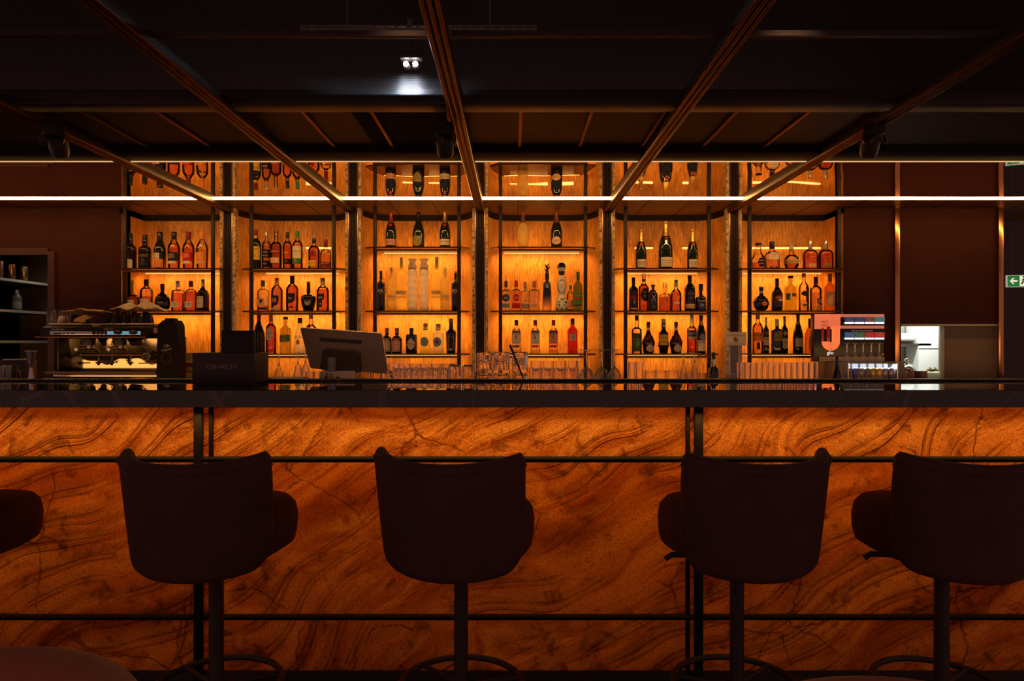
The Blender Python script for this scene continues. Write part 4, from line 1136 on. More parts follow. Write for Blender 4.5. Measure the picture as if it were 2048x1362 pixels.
# ---- bay 3, bottom shelf
T_(2,2,774,656,19,'apoth','dkbrown',None,'cork',[(LB,'rect',-.05,.86,.06,.58,'beige',('GIN','text',.48,.02,.2)),('badge','diamond',-.05,.52,.16,.50,'cream',('47','text',.33,.05,.18))],'dark apothecary gin bottle with cream label, half behind the monitor')
T_(2,2,794,656,20,'apoth','winered',None,'cork',[(LB,'rect',-.05,.82,.06,.58,'pink',('SLOE','text',.50,.02,.3)),('badge','diamond',-.05,.52,.16,.50,'peach',('47','text',.33,.05,.18))],'dark red apothecary bottle with pink label')
T_(2,2,823,656,23,'hend','black',None,'black',[(LB,'diamond',0,.94,.13,.60,'cream',("HENDRICK'S",'text',.37,.028,.72),('GIN','text',.27,.016,.16)),('base_print','none',0,.4,.03,.1,'white')],'black apothecary gin bottle with cream diamond label')
T_(2,2,851,647,21.5,'malfy','frosty',None,'cork',[(LB,'circle',-.1,.76,.22,.55,'greengrey'),('badge','circle',-.1,.28,.325,.445,'bluegrey'),('neck_band','rect',0,.40,.78,.83,'green')],'clear yellow gin bottle with round green label')
T_(2,2,876.5,647.7,22,'malfy','frostw',None,'cork',[(LB,'circle',-.1,.76,.22,.55,'bluegrey'),('badge','circle',-.1,.28,.325,.445,'navy'),('neck_band','rect',0,.40,.78,.83,'bluegrey')],'glowing pale gin bottle with round blue grey label')
T_(2,2,902,637,21.5,'roku','black',None,'cork',[('print','none',-.3,.3,.2,.5,'tan',('ROKU','tan',.42,.11,.10,'v'),('GIN','tan',.24,.014,.3))],'tall black gin bottle with cork coloured cap')
# ---- bay 4, top shelf
T_(3,0,1046,423,22,'champ','frosty',None,'brownfoil',[('flower_print','oval',0,.5,.44,.56,'tan')],'glowing clear champagne bottle with brown neck foil')
T_(3,0,1113,421,23.5,'champ','dkgreen',None,'brownfoil',[(LB,'oval',-.08,.76,.10,.31,'peach',('BRUT','text',.20,.02,.35))],'dark champagne bottle with orange oval label')
# ---- bay 4, middle shelf
T_(3,1,1012,562,17.5,'square','clear',('pale',.66),'navy',[(LB,'circle',0,.86,.31,.56,'navy',('GIN','cream',.435,.03,.4)),('lower_label','rect',0,.86,.11,.26,'grey',('DRY','text',.19,.03,.5))],'clear gin bottle with navy cap and round dark label')
T_(3,1,1032.5,561,19,'square','clear',('orange',.66),'red',[(LB,'circle',0,.66,.31,.56,'red',('GIN','peach',.435,.03,.4)),('lower_label','rect',0,.82,.09,.26,'red')],'orange gin bottle with red cap and red label')
T_(3,1,1050.5,564,16.5,'square','clear',('pale',.30),'cork',[(LB,'rect',0,.9,.10,.26,'peach'),('neck_label','circle',0,.36,.70,.82,'bluegrey'),('badge','rect',0,.5,.32,.38,'tan')],'clear bottle with wooden cap and small grey neck label',.04)
T_(3,1,1068.5,562,20.5,'square','clear',('pale',.50),'cork',[(LB,'rect',0,.74,.14,.26,'peach',('TEQUILA','red',.20,.02,.5)),('neck_label','rect',0,.42,.72,.82,'orange')],'clear tequila bottle with brown wooden cap')
t_ = T_(3,1,1094,545,19.5,'millo','ombre',None,'black',[('print','rect',0,.34,.60,.70,'bluegrey',('M','ink',.65,.04,.2)),('cross_print','none',0,.4,.5,.6,'silver',('+','silver',.60,.03,.2))],'tall midnight blue tequila bottle fading clear, with leafy stopper')
mb = MB(); Ht_ = Z(545, DB) - SHZ[3][1]
for k in range(14):
    a = k * 2.4; r_ = 0.014 + 0.008 * (k % 3) / 2
    mb.tube([(0.004 * math.cos(a), 0.004 * math.sin(a), Ht_ + 0.004 * k), (r_ * math.cos(a), r_ * math.sin(a), Ht_ + 0.012 + 0.0045 * k), (r_ * 1.3 * math.cos(a), r_ * 1.3 * math.sin(a), Ht_ + 0.026 + 0.0042 * k)], [0.005, 0.004, 0.001], 6)
mb.lathe([(0.006, Ht_ - 0.002), (0.004, Ht_ + 0.05)], 8)
obj('leaf_stopper', mb, MC['ink'], t_)
# ceramic decanter
z0_ = SHZ[3][1]; H_ = Z(526, DB) - z0_; R_ = 12.7 * DB / FPX
t = thing('ceramic_decanter', 'white gourd shaped ceramic decanter with black leaf pattern and domed cap', 'bottle', (X(1122.6, DB), DB - 0.03, z0_ + .0005))
kp = [(.90, 0), (.97, .02), (1, .10), (.93, .20), (.70, .28), (.55, .335), (.62, .39), (.74, .47), (.72, .56), (.52, .68), (.40, .74), (.48, .78), (.54, .85)]
K['gourd'] = dict(p=kp)
S_ = Surf(K['gourd'], R_, H_)
obj('glass_body', MB().lathe([(r * R_, z * H_) for r, z in smooth_prof(kp)], 32), pmat('glazed_ceramic', (0.80, 0.70, 0.60), 0.15, coat=0.5), t, 50)
mb = MB(); random.seed(3)
for k in range(46):
    a = 2 * PI * k / 46
    patch(mb, S_, 0.60 * math.cos(a) * (1 + 0.12 * math.sin(3 * a)), .07, .50 + .135 * math.sin(a) - .018, .50 + .135 * math.sin(a) + .018, 'diamond') if k % 2 else None
for k in range(34):
    u = random.uniform(-.85, .85); z = random.uniform(.09, .26)
    if abs(u) > .35 or z > .2: patch(mb, S_, u, .08, z - .016, z + .016, 'diamond' if k % 2 else 'oval')
for u in (-.75, 0, .72): patch(mb, S_, u, .10, .02, .06, 'circle')
for k in range(5): patch(mb, S_, -.02 + .14 * math.cos(k * 1.257), .06, .50 + .03 * math.sin(k * 1.257) - .012, .50 + .03 * math.sin(k * 1.257) + .012, 'oval', 1)
obj('leaf_pattern', mb, [MC['ink'], MC['tan']], t)
mb = MB()
for k in range(7): 
    patch(mb, S_, -.42 + .14 * k, .10, .735, .845, 'diamond')
patch(mb, S_, 0, .5, .735, .79, 'rect')
obj('neck_pattern', mb, MC['ink'], t)
obj('cap', MB().lathe([(.50 * R_, .85 * H_), (.74 * R_, .875 * H_), (.74 * R_, .885 * H_)], 24).lathe([(.66 * R_, .885 * H_), (.68 * R_, .91 * H_), (.60 * R_, .96 * H_), (.38 * R_, .99 * H_), (.05 * R_, H_)], 24, mi=1), [MC['white'], MC['ink']], t)
T_(3,1,1141,571,15,'whisky','clear',('gold',.60),'green',[(LB,'shield',0,.85,.16,.46,'peach',('BLANCO','text',.34,.02,.6)),('lower_label','rect',0,.7,.02,.08,'dkgreen')],'pale bottle with green cap half hidden behind the ceramic decanter',.07)
T_(3,1,1156,544,18.5,'tall','greenglass',None,'dkgreen',[(LB,'rect',0,.9,.20,.47,'green',('CACHACA','yellow',.40,.02,.6)),('stripe','rect',-.3,.5,.29,.36,'red'),('lower_print','rect',0,.85,.12,.17,'dkgreen')],'green bottle with red and green label beside the right post of the fourth bay')
# ---- bay 4, bottom shelf
for cx_, lc_, cc_, lb_, d_ in ((1033, 'pale', 'navy', 'white', 'clear gin bottle with navy cap and white label behind the stirring stick'), (1070.5, 'pale', 'red', 'white', 'clear gin bottle with red cap and white label'), (1107, 'pink', 'red', 'pink', 'pink gin bottle with red cap and pink label')):
    T_(3,2,cx_,640,18.5,'beef','clear',(lc_,.70),cc_,[(LB,'rect',-.05,.86,.29,.68,lb_,('BEEFEATER','dkred',.645,.025,.66),('LONDON','text',.33,.014,.5)),('figure','diamond',-.1,.17,.38,.58,'red' if lc_ != 'pale' or cc_ == 'navy' else 'dkred'),('lower_label','rect',-.1,.74,.18,.24,'navy' if cc_ == 'navy' else 'red')],d_)
T_(3,2,1145,637,20,'beef','red',None,'black',[(LB,'rect',0,.62,.37,.56,'cream',('24','text',.45,.045,.36),('GIN','text',.53,.014,.3)),('neck_band','rect',0,.38,.84,.93,'dkgreen')],'bright red gin bottle with white label reading 24')
# ---- bay 5, top shelf
for cx_, tp_, w_, d_ in ((1282, 459, 22, 'champagne bottle with gold foil and lock shaped label, left of the magnum'), (1331, 442.5, 28.5, 'tall magnum champagne bottle with gold foil and lock shaped label'), (1385, 459, 22, 'champagne bottle with gold foil and lock shaped label, right of the magnum')):
    t = T_(4,0,cx_,tp_,w_,'champ','dkgreen',None,'gold',[(LB,'rect',.08,.86,.05,.245,'cream',('MOET & CHANDON','text',.18,.013,.7),('IMPERIAL','text',.13,.008,.4)),('seal','circle',0,.28,.59,.665,'red'),('neck_print','none',0,.3,.7,.9,'text',('MOET','olive',.84,.05,.14,'v'))],d_)
# ---- bay 5, middle shelf
T_(4,1,1267,555,18.5,'tall','dkbrown',None,'black',[('print','none',0,.8,.3,.5,'red',('Havana','red',.44,.035,.72),('Club','red',.375,.03,.5),('7','white',.26,.04,.15)),('lower_label','rect',0,.68,.05,.10,'peach')],'black rum bottle with red lettering beside the left post')
T_(4,1,1287.5,547.5,20.5,'tall','clear',('dkamb',.72),'clear',[(LB,'hex',.1,.86,.27,.61,'ink',('RUM','cream',.50,.02,.3),('XO','cream',.40,.035,.3)),('neck_band','rect',0,.40,.78,.86,'ink')],'dark red rum bottle with glass stopper and black hexagon label',.04)
T_(4,1,1306,569.5,19,'bumbu','black',None,'black',[('emblem','none',0,.5,.3,.6,'silver',('X','silver',.49,.13,.45),('XO','silver',.16,.02,.2))],'round black rum bottle with silver cross emblem and flat cap',-.04)
T_(4,1,1330,565.5,23.5,'decant','clear',('dkamb',.50),'clear',[('emblem','none',0,.5,.3,.6,'gold',('X','gold',.44,.12,.48),('RUM','tan',.18,.014,.2))],'square rum decanter with gold cross emblem',.05)
T_(4,1,1352,560,22,'apple','clear',('dkamb',.68),'silver',[(LB,'rect',.0,.46,.22,.28,'cream',('12','peach',.36,.035,.18),('ESTATE','peach',.44,.018,.6))],'curved amber rum bottle with small cream label',-.05)
T_(4,1,1379.5,551,21,'whisky','dkbrown',None,'black',[(LB,'rect',0,.92,.07,.20,'peach'),('print','none',0,.6,.3,.6,'peach',('BOTRAN','tan',.49,.025,.6),('18','tan',.36,.02,.2)),('neck_seal','circle',0,.2,.74,.80,'gold')],'tall dark rum bottle with pale band label and black cap',0,.80)
T_(4,1,1401.5,568,22,'dict','black',None,'black',[(LB,'rect',-.05,.46,.05,.29,'blue',('20','cream',.215,.045,.30)),('print','none',0,.8,.3,.5,'cream',('Dictador','cream',.38,.035,.75))],'black rum bottle with blue label reading 20')
# ---- bay 5, bottom shelf
T_(4,2,1273.5,631,20,'campari','clear',('pale',.10),'black',[(LB,'rect',0,.95,.05,.53,'dkgreen',('CHARTREUSE','cream',.365,.018,.8)),('badge','rect',.1,.8,.17,.33,'green',('8','yellow',.26,.05,.14)),('neck_bulge','none',0,.3,.8,.9,'cream')],'clear bottle with large dark green label and black cap',0,.86)
for cx_, d_ in ((1297, 'dark wine coloured liqueur flask with round cream label beside the green labelled bottle'), (1352, 'dark wine coloured liqueur flask with round cream label beside the yellow labelled bottle')):
    T_(4,2,cx_,643.7,26,'bene','winered',None,None,[(LB,'circle',.12,.60,.04,.27,'cream',('DOM','text',.185,.018,.3),('BENEDICTINE','dkred',.13,.012,.48)),('seal','circle',0,.26,.42,.51,'dkred'),('sash','rect',0,.24,.73,.81,'white'),('print','none',0,.4,.34,.36,'tan',('LIQUEUR','tan',.355,.008,.4))],d_)
T_(4,2,1327,638,23,'monte','dkbrown',None,'beige',[(LB,'rect',0,.80,.24,.54,'yellow',('AMARO','olive',.46,.035,.6),('Montenegro','text',.33,.03,.68)),('neck_seal','shield',0,.22,.76,.84,'yellow')],'waisted dark liqueur bottle with yellow label')
T_(4,2,1383.5,629,19,'campari','clear',('red',.60),'silver',[(LB,'rect',0,.95,.43,.59,'blue',('CAMPARI','white',.51,.035,.82)),('lower_label','rect',0,.8,.36,.43,'cream')],'red bitter bottle with blue and white upper label',.06)
T_(4,2,1402,630.5,18.5,'fern','dkgreen',None,'black',[(LB,'rect',-.05,.92,.06,.34,'cream',('FERNET BRANCA','text',.29,.014,.75)),('badge','circle',.15,.60,.35,.50,'bluegrey',('Y','red',.425,.03,.22)),('neck_label','shield',0,.26,.72,.84,'yellow')],'dark green bitter bottle with cream label beside the red one',-.03)
# ---- bay 6, top shelf
T_(5,0,1516.6,486,28,'jack','clear',('redamb',.26),'black',[(LB,'hex',.2,.56,.10,.43,'ink',('SINGLE','cream',.33,.02,.35),('BARREL','cream',.22,.016,.35))],'square whiskey bottle with dark shield label, nearly empty')
T_(5,0,1544,484,29,'gent','clear',('orange',.40),'black',[(LB,'arch',.05,.72,.36,.63,'cream',('GENTLEMAN','text',.54,.016,.5),('JACK','text',.47,.02,.25)),('lower_label','rect',0,.52,.06,.11,'ink',('RARE','cream',.085,.012,.25))],'flat whiskey bottle with cream arched label and orange liquid',.03)
t_ = T_(5,0,1583,492,28.5,'blanton','clear',('dkamb',.34),'beige',[(LB,'rect',0,.98,.24,.42,'tan',('BOURBON','text',.36,.012,.5),('SINGLE BARREL','text',.30,.010,.6))],'round bourbon flask with horse figure stopper and tan band')
Hb_ = Z(492, DB) - SHZ[5][0]
mb = MB().tube([(-.020, 0, Hb_ + .010), (-.008, 0, Hb_ + .013), (.008, 0, Hb_ + .012), (.016, 0, Hb_ + .018), (.024, 0, Hb_ + .016)], [.0015, .004, .0045, .003, .002], 8)
for lx, lz in ((-.010, -.018), (-.004, .010), (.006, .018), (.012, .026)):
    mb.tube([((-.006 if lx < 0 else .009), 0, Hb_ + .012), (lx, 0, Hb_ + .0015)], [.002, .0011], 6)
mb.lathe([(.010, Hb_ - .001), (.010, Hb_ + .002)], 14)
obj('horse_stopper', mb, MC['silver'], t_)
for cx_, lc_, d_ in ((1620.5, 'peach', 'dark red bourbon bottle with pale low label'), (1651.5, 'olive', 'dark red bourbon bottle with olive low label beside the post')):
    T_(5,0,cx_,481.5,29.5,'wood','clear',('dkamb',.68) if lc_ == 'olive' else ('redamb',.68),'silver',[(LB,'rect',.1,.52,.10,.20,lc_),('cap_band','none',0,.2,.8,.9,'black'),('print','none',.1,.3,.3,.4,'peach',('DISTILLER','peach',.44,.012,.3))],d_)
# ---- bay 6, middle shelf
T_(5,1,1522.5,574,31,'disc','black',None,'black',[('emblem','circle',.30,.34,.22,.40,'orange',('*','ink',.31,.05,.22)),('print','none',0,.6,.4,.5,'cream',('BORGHETTI','cream',.46,.014,.45)),('neck_band','rect',0,.28,.74,.82,'cream')],'flat round black liqueur bottle with orange emblem')
T_(5,1,1554,557,21.5,'bail','dkbrown',None,'black',[(LB,'oval',.12,.70,.28,.50,'dkred',('BAILEYS','yellow',.42,.028,.65)),('badge','oval',.3,.42,.30,.38,'cream'),('neck_print','none',0,.3,.7,.8,'cream',('U','cream',.745,.025,.15))],'dark brown cream liqueur bottle with red label')
T_(5,1,1581,552,22,'abs','olive',None,'black',[(LB,'rect',.4,.55,.40,.50,'olive',('ABSENTE','text',.45,.02,.45)),('side_label','rect',-.66,.28,.31,.50,'green')],'olive green bottle with black stopper on the far right bay')
T_(5,1,1607.5,547,19,'whisky','clear',('pale',.28),'cork',[('strip','rect',.25,.20,.24,.66,'ink',('LIQUORE','cream',.45,.13,.08,'v')),('band','oval',-.1,.7,.40,.53,'ink'),('lower_label','rect',.1,.62,.13,.19,'ink',('SAMBUCA','cream',.16,.012,.5)),('upper_strip','rect',.25,.16,.72,.84,'ink')],'clear bottle with black vertical strip label and cork',.02,.90)
T_(5,1,1631.5,554,22,'tall','clear',('yellow',.52),'black',[(LB,'circle',.3,.50,.20,.37,'ink',('43','cream',.29,.055,.36)),('lower_label','rect',.3,.55,.03,.17,'tan'),('neck_band','rect',0,.36,.72,.78,'ink')],'yellow liqueur bottle with black round badge reading 43')
T_(5,1,1659.5,548,20.5,'tall','amberglass',None,'cork',[(LB,'rect',0,.84,.13,.52,'peach',('Sazerac','orange',.38,.035,.66)),('neck_band','rect',0,.34,.88,.93,'white')],'brown bottle with peach label beside the right post')
# ---- bay 6, bottom shelf
T_(5,2,1515.5,627,21,'whisky','clear',('orange',.74),'cork',[(LB,'rect',0,.95,.30,.52,'orange',('BARDINET','text',.46,.025,.75)),('lower_print','rect',-.2,.3,.10,.28,'ink')],'clear orange bottle with orange label, leftmost of the bottom shelf')
T_(5,2,1532,635,12,'tall','black',None,'white',[(LB,'rect',0,.9,.22,.45,'cream',('CAMPO','text',.40,.02,.7)),('print','none',0,.9,.5,.6,'white',('CAP','white',.56,.035,.8)),('lower_label','rect',0,.8,.06,.12,'cream')],'narrow black bottle with white cap and cream label',.05)
T_(5,2,1554,638,20.5,'square','dkgreen',None,'cream',[(LB,'rect',.1,.88,.36,.60,'olive',('MAGENBITTER','text',.46,.025,.8)),('peak','arch',.3,.40,.56,.66,'olive')],'square dark green bitter bottle with olive label and cream cap',-.02)
T_(5,2,1569,632.5,13.5,'tall','dkbrown',None,'cork',[('badge','diamond',-.1,.6,.47,.60,'cream',('3','text',.535,.02,.15)),(LB,'rect',0,.92,.14,.40,'cream',('RUM','dkred',.29,.03,.6))],'brown bottle with white diamond badge and cream label',.05)
T_(5,2,1596,628,20,'slope','black',None,'black',[(LB,'rect',.1,.86,.17,.38,'cream',('VERMOUTH','text',.24,.012,.5)),('neck_band','rect',0,.34,.74,.80,'beige')],'black wine shaped bottle with cream label, second from the display')
T_(5,2,1620,637,20.5,'bail','amberglass',None,'black',[(LB,'arch',.1,.70,.12,.56,'yellow',('Kahlua','dkred',.40,.05,.55)),('neck_band','rect',0,.32,.72,.78,'ink')],'brown coffee liqueur bottle with yellow arched label beside the display')
# ------------------------------------------------------------------ glasses on the service counter
ZS = 1.05
def glass_profile(R, H, wall=0.0018, base=0.010, taper=0.88):
    return [(R * taper, 0), (R, H), (R - wall, H), (R * taper - wall, base), (0.001, base)]
def tumbler(name, label, x, y, z, R, H, group, flip=False, taper=0.88, base=0.010):
    t = thing(name, label, 'glass', (x, y, z), 0, group)
    V = [(.0008, 0), (R * taper * .97, 0), (R * taper, 0.002), (R, H), (R - .0024, H), (R * taper - .0024, base + .003), (R * taper * .6, base), (.0008, base)]
    if flip: V = [(r, H - z_) for r, z_ in V][::-1]
    obj('glass_wall', MB().lathe(V, 24, cap=False), M_GLASSR, t, 40)
    return t
# cut crystal tumblers, stacked upside down in pairs
def crystal(x, y, z, R, H, label):
    t = thing('crystal_tumbler', label, 'glass', (x, y, z), 0, 'crystal tumblers stacked upside down')
    nf = 24
    def ring(R_, z_, fl):
        return [(R_ * (1 + (fl if k % 2 else -fl)) * math.cos(2 * PI * k / nf), R_ * (1 + (fl if k % 2 else -fl)) * math.sin(2 * PI * k / nf), z_) for k in range(nf)]
    lv = [(R * .93, 0.0, 0.0), (R, 0, 0.0), (R, H * .12, .0), (R * .98, H * .18, .015), (R * .93, H * .80, .03), (R * .92, H * .93, .03), (R * .80, H, .01), (.001, H, 0), (.001, H * .84, 0), (R * .78, H * .83, .0), (R * .86, H * .2, 0), (R * .93, 0.0, 0.0)]
    V = []; F = []
    for r, z_, f in lv: V += ring(r, z_, f)
    for i in range(len(lv) - 1):
        for k in range(nf): F.append((i * nf + k, i * nf + (k + 1) % nf, (i + 1) * nf + (k + 1) % nf, (i + 1) * nf + k))
    obj('cut_glass', MB().addm(V, F), M_GLASSR, t, 0)
    return t
Dt = 3.34; St = FPX / Dt
Ht = (747 - 705) / St
for k, px in enumerate((969, 1003, 1040)):
    w = (33, 34, 33)[k] / 2 / St
    for lv_, nm in ((0, 'lower'), (1, 'upper')):
        crystal(X(px, Dt), Dt + 0.0, ZS + Ht * lv_ + .0005, w, Ht - .001, nm + ' crystal tumbler of the ' + ('left', 'middle', 'right')[k] + ' upside down stack')
for k, px in enumerate((909, 936)):
    crystal(X(px, 3.44), 3.44, ZS + .0005, .033, Z(729, 3.44) - ZS - .001, 'single upside down crystal tumbler left of the tall stacks, the ' + ('outer', 'inner')[k] + ' one')
# rows of highball glasses on the back counter and the service counter
def row(pxs, D, z, py_top, w, group, what, taper=.86):
    for k, px in enumerate(pxs):
        tumbler('highball_glass', what.replace('#', ORD[k]), X(px, D), D, z + .0005, w / 2 * D / FPX, Z(py_top, D) - z - .0005, group, taper=taper)
row([786 + 22 * k for k in range(6)], 3.62, ZS, 727, 24, 'clear highballs left of the crystal stacks', 'clear highball glass, # from the left in the row beside the crystal stacks', .95)
row([797 + 24 * k for k in range(5)], 3.50, ZS, 733, 24, 'low tumblers before the highballs', 'clear low tumbler, # from the left in the front row under the gin shelf')
row([746, 767], 3.38, ZS, 743, 20, 'low tumblers beside the monitor foot', 'short clear tumbler right of the monitor foot, # from the left')
row([620, 635], 3.27, ZS, 743, 18, 'low tumblers left of the monitor foot', 'short clear tumbler left of the monitor foot, # from the left')
row([1072 + 25 * k for k in range(4)], 3.58, ZS, 722, 23, 'tumblers under the red gin bottles', 'clear tumbler, # from the left in the back row right of the stirring stick')
row([1070 + 24 * k for k in range(4)], 3.40, ZS, 735, 25, 'front tumblers under the red gin bottles', 'clear tumbler, # from the left in the front row right of the stirring stick')
row([1262, 1278], 3.5, ZS, 724, 16, 'tall clear glasses before the fifth bay', 'tall clear glass under the fifth bay, # from the left')
row([1480 + 12.2 * k for k in range(13)], 3.55, ZS, 725, 12.5, 'long row of tall glasses right of the sign', 'tall slim glass, # from the left in the long row right of the sign', .97)
row([1300, 1322, 1346], 3.55, ZS, 741, 22, 'low glasses before the fifth bay', 'low clear glass under the liqueur flasks, # from the left')
row([1368, 1381, 1394, 1407], 3.42, ZS, 746, 12, 'small glasses before the fifth bay', 'small clear shot glass under the dark green bottle, # from the left', .9)
tumbler('long_glass', 'tall empty glass standing before the monitor foot', X(664, 3.28), 3.28, ZS, 8.5 * 3.28 / FPX, Z(715, 3.28) - ZS, None, taper=.92)

def stem_glass(px, D, py_top, py_bowl, w, label, group, z=ZS, foot=None, sph=1.0):
    """upside down stemmed glass: foot on top"""
    x = X(px, D); R = w / 2 * D / FPX
    zt = Z(py_top, D) - z; zb = Z(py_bowl, D) - z
    t = thing('stemmed_glass', label, 'glass', (x, D, z + .0005), 0, group)
    fr = (foot or w * .8) / 2 * D / FPX
    obj('foot', MB().lathe([(fr, zt - .002), (fr, zt), (.004, zt + .0)], 24).lathe([(.0035, zt - .012), (fr * .5, zt - .004), (fr, zt - .002)], 24, cap=False), M_GLASS, t, 50)
    obj('stem', MB().lathe([(.0045, zb), (.003, zb + .01), (.003, zt - .012), (.004, zt - .004)], 12), M_CRYSTAL, t, 50)
    bp = [(R * .80, 0), (R * .93, zb * .22), (R, zb * .45), (R * .93, zb * .68), (R * .62, zb * .90), (R * .25, zb * .99), (.004, zb + .004)]
    if sph != 1.0: bp = [(R, 0), (R * .97, zb * .1), (R * .82, zb * .45), (R * .5, zb * .8), (R * .2, zb * .97), (.004, zb + .004)]
    obj('bowl', MB().lathe(bp, 24, cap=False), M_GLASS, t, 50)
    return t
gs = 'upside down stemmed glasses behind the bar'
stem_glass(558, 3.55, 706, 732, 26, 'upside down coupe glass left of the monitor, standing alone', gs, foot=10, sph=2)
stem_glass(596, 3.55, 704, 728, 18, 'upside down stemmed glass beside the monitor, left of a pair', gs, foot=9)
stem_glass(611, 3.60, 706, 727, 18, 'upside down stemmed glass beside the monitor, right of a pair', gs, foot=9)
for k, px in enumerate((1173, 1203, 1229)):
    stem_glass(px, 3.45 + .04 * k, 699, 735, 32 if k < 2 else 28, 'upside down wide wine glass before the dark column, ' + ORD[k] + ' from the left', gs, foot=30)
for k, px in enumerate((1367, 1389)):
    stem_glass(px, 3.5, 706, 726, 20, 'upside down slim cocktail glass under the red bitter bottle, ' + ORD[k] + ' from the left', gs, foot=20, sph=2)
stem_glass(1465, 3.5, 748, 752, 32, 'low stemmed glass foot under the sign', gs, foot=40)
for k in range(5):
    stem_glass(1694 + 16.2 * k, 3.6, 686, 708, 17, 'upside down brandy glass before the lit tobacco display, ' + ORD[k] + ' from the left', gs, foot=11)
# small plates stacked beside the wine glasses
for k, px in enumerate((1160, 1199)):
    x = X(px, 3.36)
    for j in range(3):
        o = obj('candle_holder', MB().lathe([(.030 - .003 * j, 0), (.034 - .003 * j, .008), (.030 - .003 * j, .015), (.02, .016)], 20), pmat('porcelain', (0.62, 0.52, 0.46), 0.25), None, 40, loc=(x, 3.30, ZS + .0005 + j * .0165))
        tag(o, ('bottom', 'middle', 'top')[j] + ' pale porcelain dish of the ' + ('left', 'right')[k] + ' small stack behind the bar rim', 'dish', 'small porcelain dishes behind the rim')
# stirring stick leaning in the glasses
a, b = P(1020, 690, 3.27), P(1053, 757, 3.21); b.z = ZS + .012; b.x += .012
o = obj('stirring_stick', MB().tube([a, a + (b - a) * .2, b], [.0055, .0050, .0032], 10), M_PLASTICB); tag(o, 'black stirring stick leaning before the crystal tumbler stack', 'stick')
# little dark knobs
for k, px in enumerate((1064, 1086)):
    o = obj('rubber_stopper', MB().lathe([(.013, 0), (.016, .01), (.0165, .055), (.011, .074), (.003, .078)], 16), M_PLASTICB, None, 50, loc=(X(px, 3.2), 3.2, ZS + .0005)); tag(o, 'small round black stopper behind the rim, the ' + ('left', 'right')[k] + ' one', 'stopper', 'black stoppers behind the rim')
# dark bottles on the service counter
for px, top, w, lab in ((1427, 705, 19, 'small dark bottle with pale neck label standing under the fifth bay'), (1674, 712, 24, 'black bottle silhouette before the lit can cooler')):
    D = 3.5 if px < 1500 else 3.4
    H = Z(top, D) - ZS; R = w / 2 * D / FPX
    t = thing('bottle', lab, 'bottle', (X(px, D), D, ZS + .0005))
    if px < 1500:
        obj('glass_body', MB().lathe([(R * .95, 0), (R, .004), (R, H * .55), (R * .8, H * .60), (R * .42, H * .64), (R * .36, H * .9)], 24, e=3), BODY['black'], t, 50)
        obj('cap', MB().lathe([(R * .38, H * .86), (R * .40, H), (R * .3, H)], 16), MC['black'], t)
        obj('neck_label', MB().lathe([(R * .45, H * .67), (R * .43, H * .82)], 18, cap=False), MC['cream'], t)
    else:
        obj('glass_body', MB().lathe([(R, 0), (R, H * .25), (R * .8, H * .45), (R * .42, H * .66), (R * .28, H * .80), (R * .26, H * .98), (R * .2, H)], 24), BODY['black'], t, 50)

# ------------------------------------------------------------------ sign with stand
Dg = 3.36
a, b = P(1450, 664, Dg), P(1493, 691.5, Dg)
t = thing('counter_sign', 'small cream notice in a clear stand about selling alcohol', 'sign', ((a.x + b.x) / 2, Dg, ZS))
zc = (a.z + b.z) / 2 - ZS; hw = (b.x - a.x) / 2; hh = (a.z - b.z) / 2
mb = MB().box((0, 0, zc), (2 * hw, .003, 2 * hh), bevel=.0012)
f = -.0021
mb.text('ALKOHOLU', (0, f, zc + hh * .74), hh * .17, hw * .95, 1); mb.text('NIE SPRZEDAJEMY', (0, f, zc + hh * .46), hh * .17, hw * 1.66, 1)
mb.tube([(hh * .30 * math.cos(q), f, zc - hh * .08 + hh * .33 * math.sin(q)) for q in [2 * PI * k / 24 for k in range(24)]], hh * .045, 6, 1, closed=True)
mb.tube([(-hh * .2, f, zc + hh * .13), (hh * .2, f, zc - hh * .29)], hh * .035, 6, 1)
mb.box((-.002, f, zc - hh * .08), (hh * .14, .001, hh * .38), 1).box((hh * .13, f, zc - hh * .16), (hh * .12, .001, hh * .2), 1)
mb.text('OSOBOM NIETRZEZWYM', (0, f, zc - hh * .62), hh * .11, hw * 1.35, 1); mb.text('ORAZ OSOBOM DO LAT 18', (0, f, zc - hh * .82), hh * .11, hw * 1.6, 1)
obj('plate', mb, [pmat('sign_cream', (0.75, 0.58, 0.32), 0.5), MC['text']], t, 20)
obj('stand', MB().box((0, .004, (zc - hh) / 2), (2 * hw * .9, .002, zc - hh)).box((0, 0, .001), (2 * hw, .06, .002)), M_GLASS, t, 20)

# ------------------------------------------------------------------ black bar caddy with lettering, on the bar top
Dc = 2.82
a, b = P(385, 706, Dc), P(509, 771, Dc)
zb_ = ZB; w = b.x - a.x; h = a.z - zb_
t = thing('bar_caddy', 'black box caddy on the bar top with pale lettering on its front', 'caddy', ((a.x + b.x) / 2, Dc, zb_ + .0005))
mb = MB()
mb.box((0, 0, h / 2), (w, .006, h), bevel=.002).box((0, .16, h / 2), (w, .006, h), bevel=.002).box((-w / 2 + .003, .08, h / 2), (.006, .16, h), bevel=.002).box((w / 2 - .003, .08, h / 2), (.006, .16, h), bevel=.002).box((0, .08, .004), (w, .16, .008))
obj('tray_box', mb, M_PLASTICB, t)
mb = MB().text('CHIVAS', (X(434, Dc) - (a.x + b.x) / 2, -.0036, Z(733.5, Dc) - zb_), .0185, X(455, Dc) - X(413, Dc)).text('XV', (X(467, Dc) - (a.x + b.x) / 2, -.0036, Z(733, Dc) - zb_), .022, X(475, Dc) - X(459, Dc))
obj('lettering', mb, pmat('worn_print', (0.42, 0.30, 0.26), 0.6), t, 0)
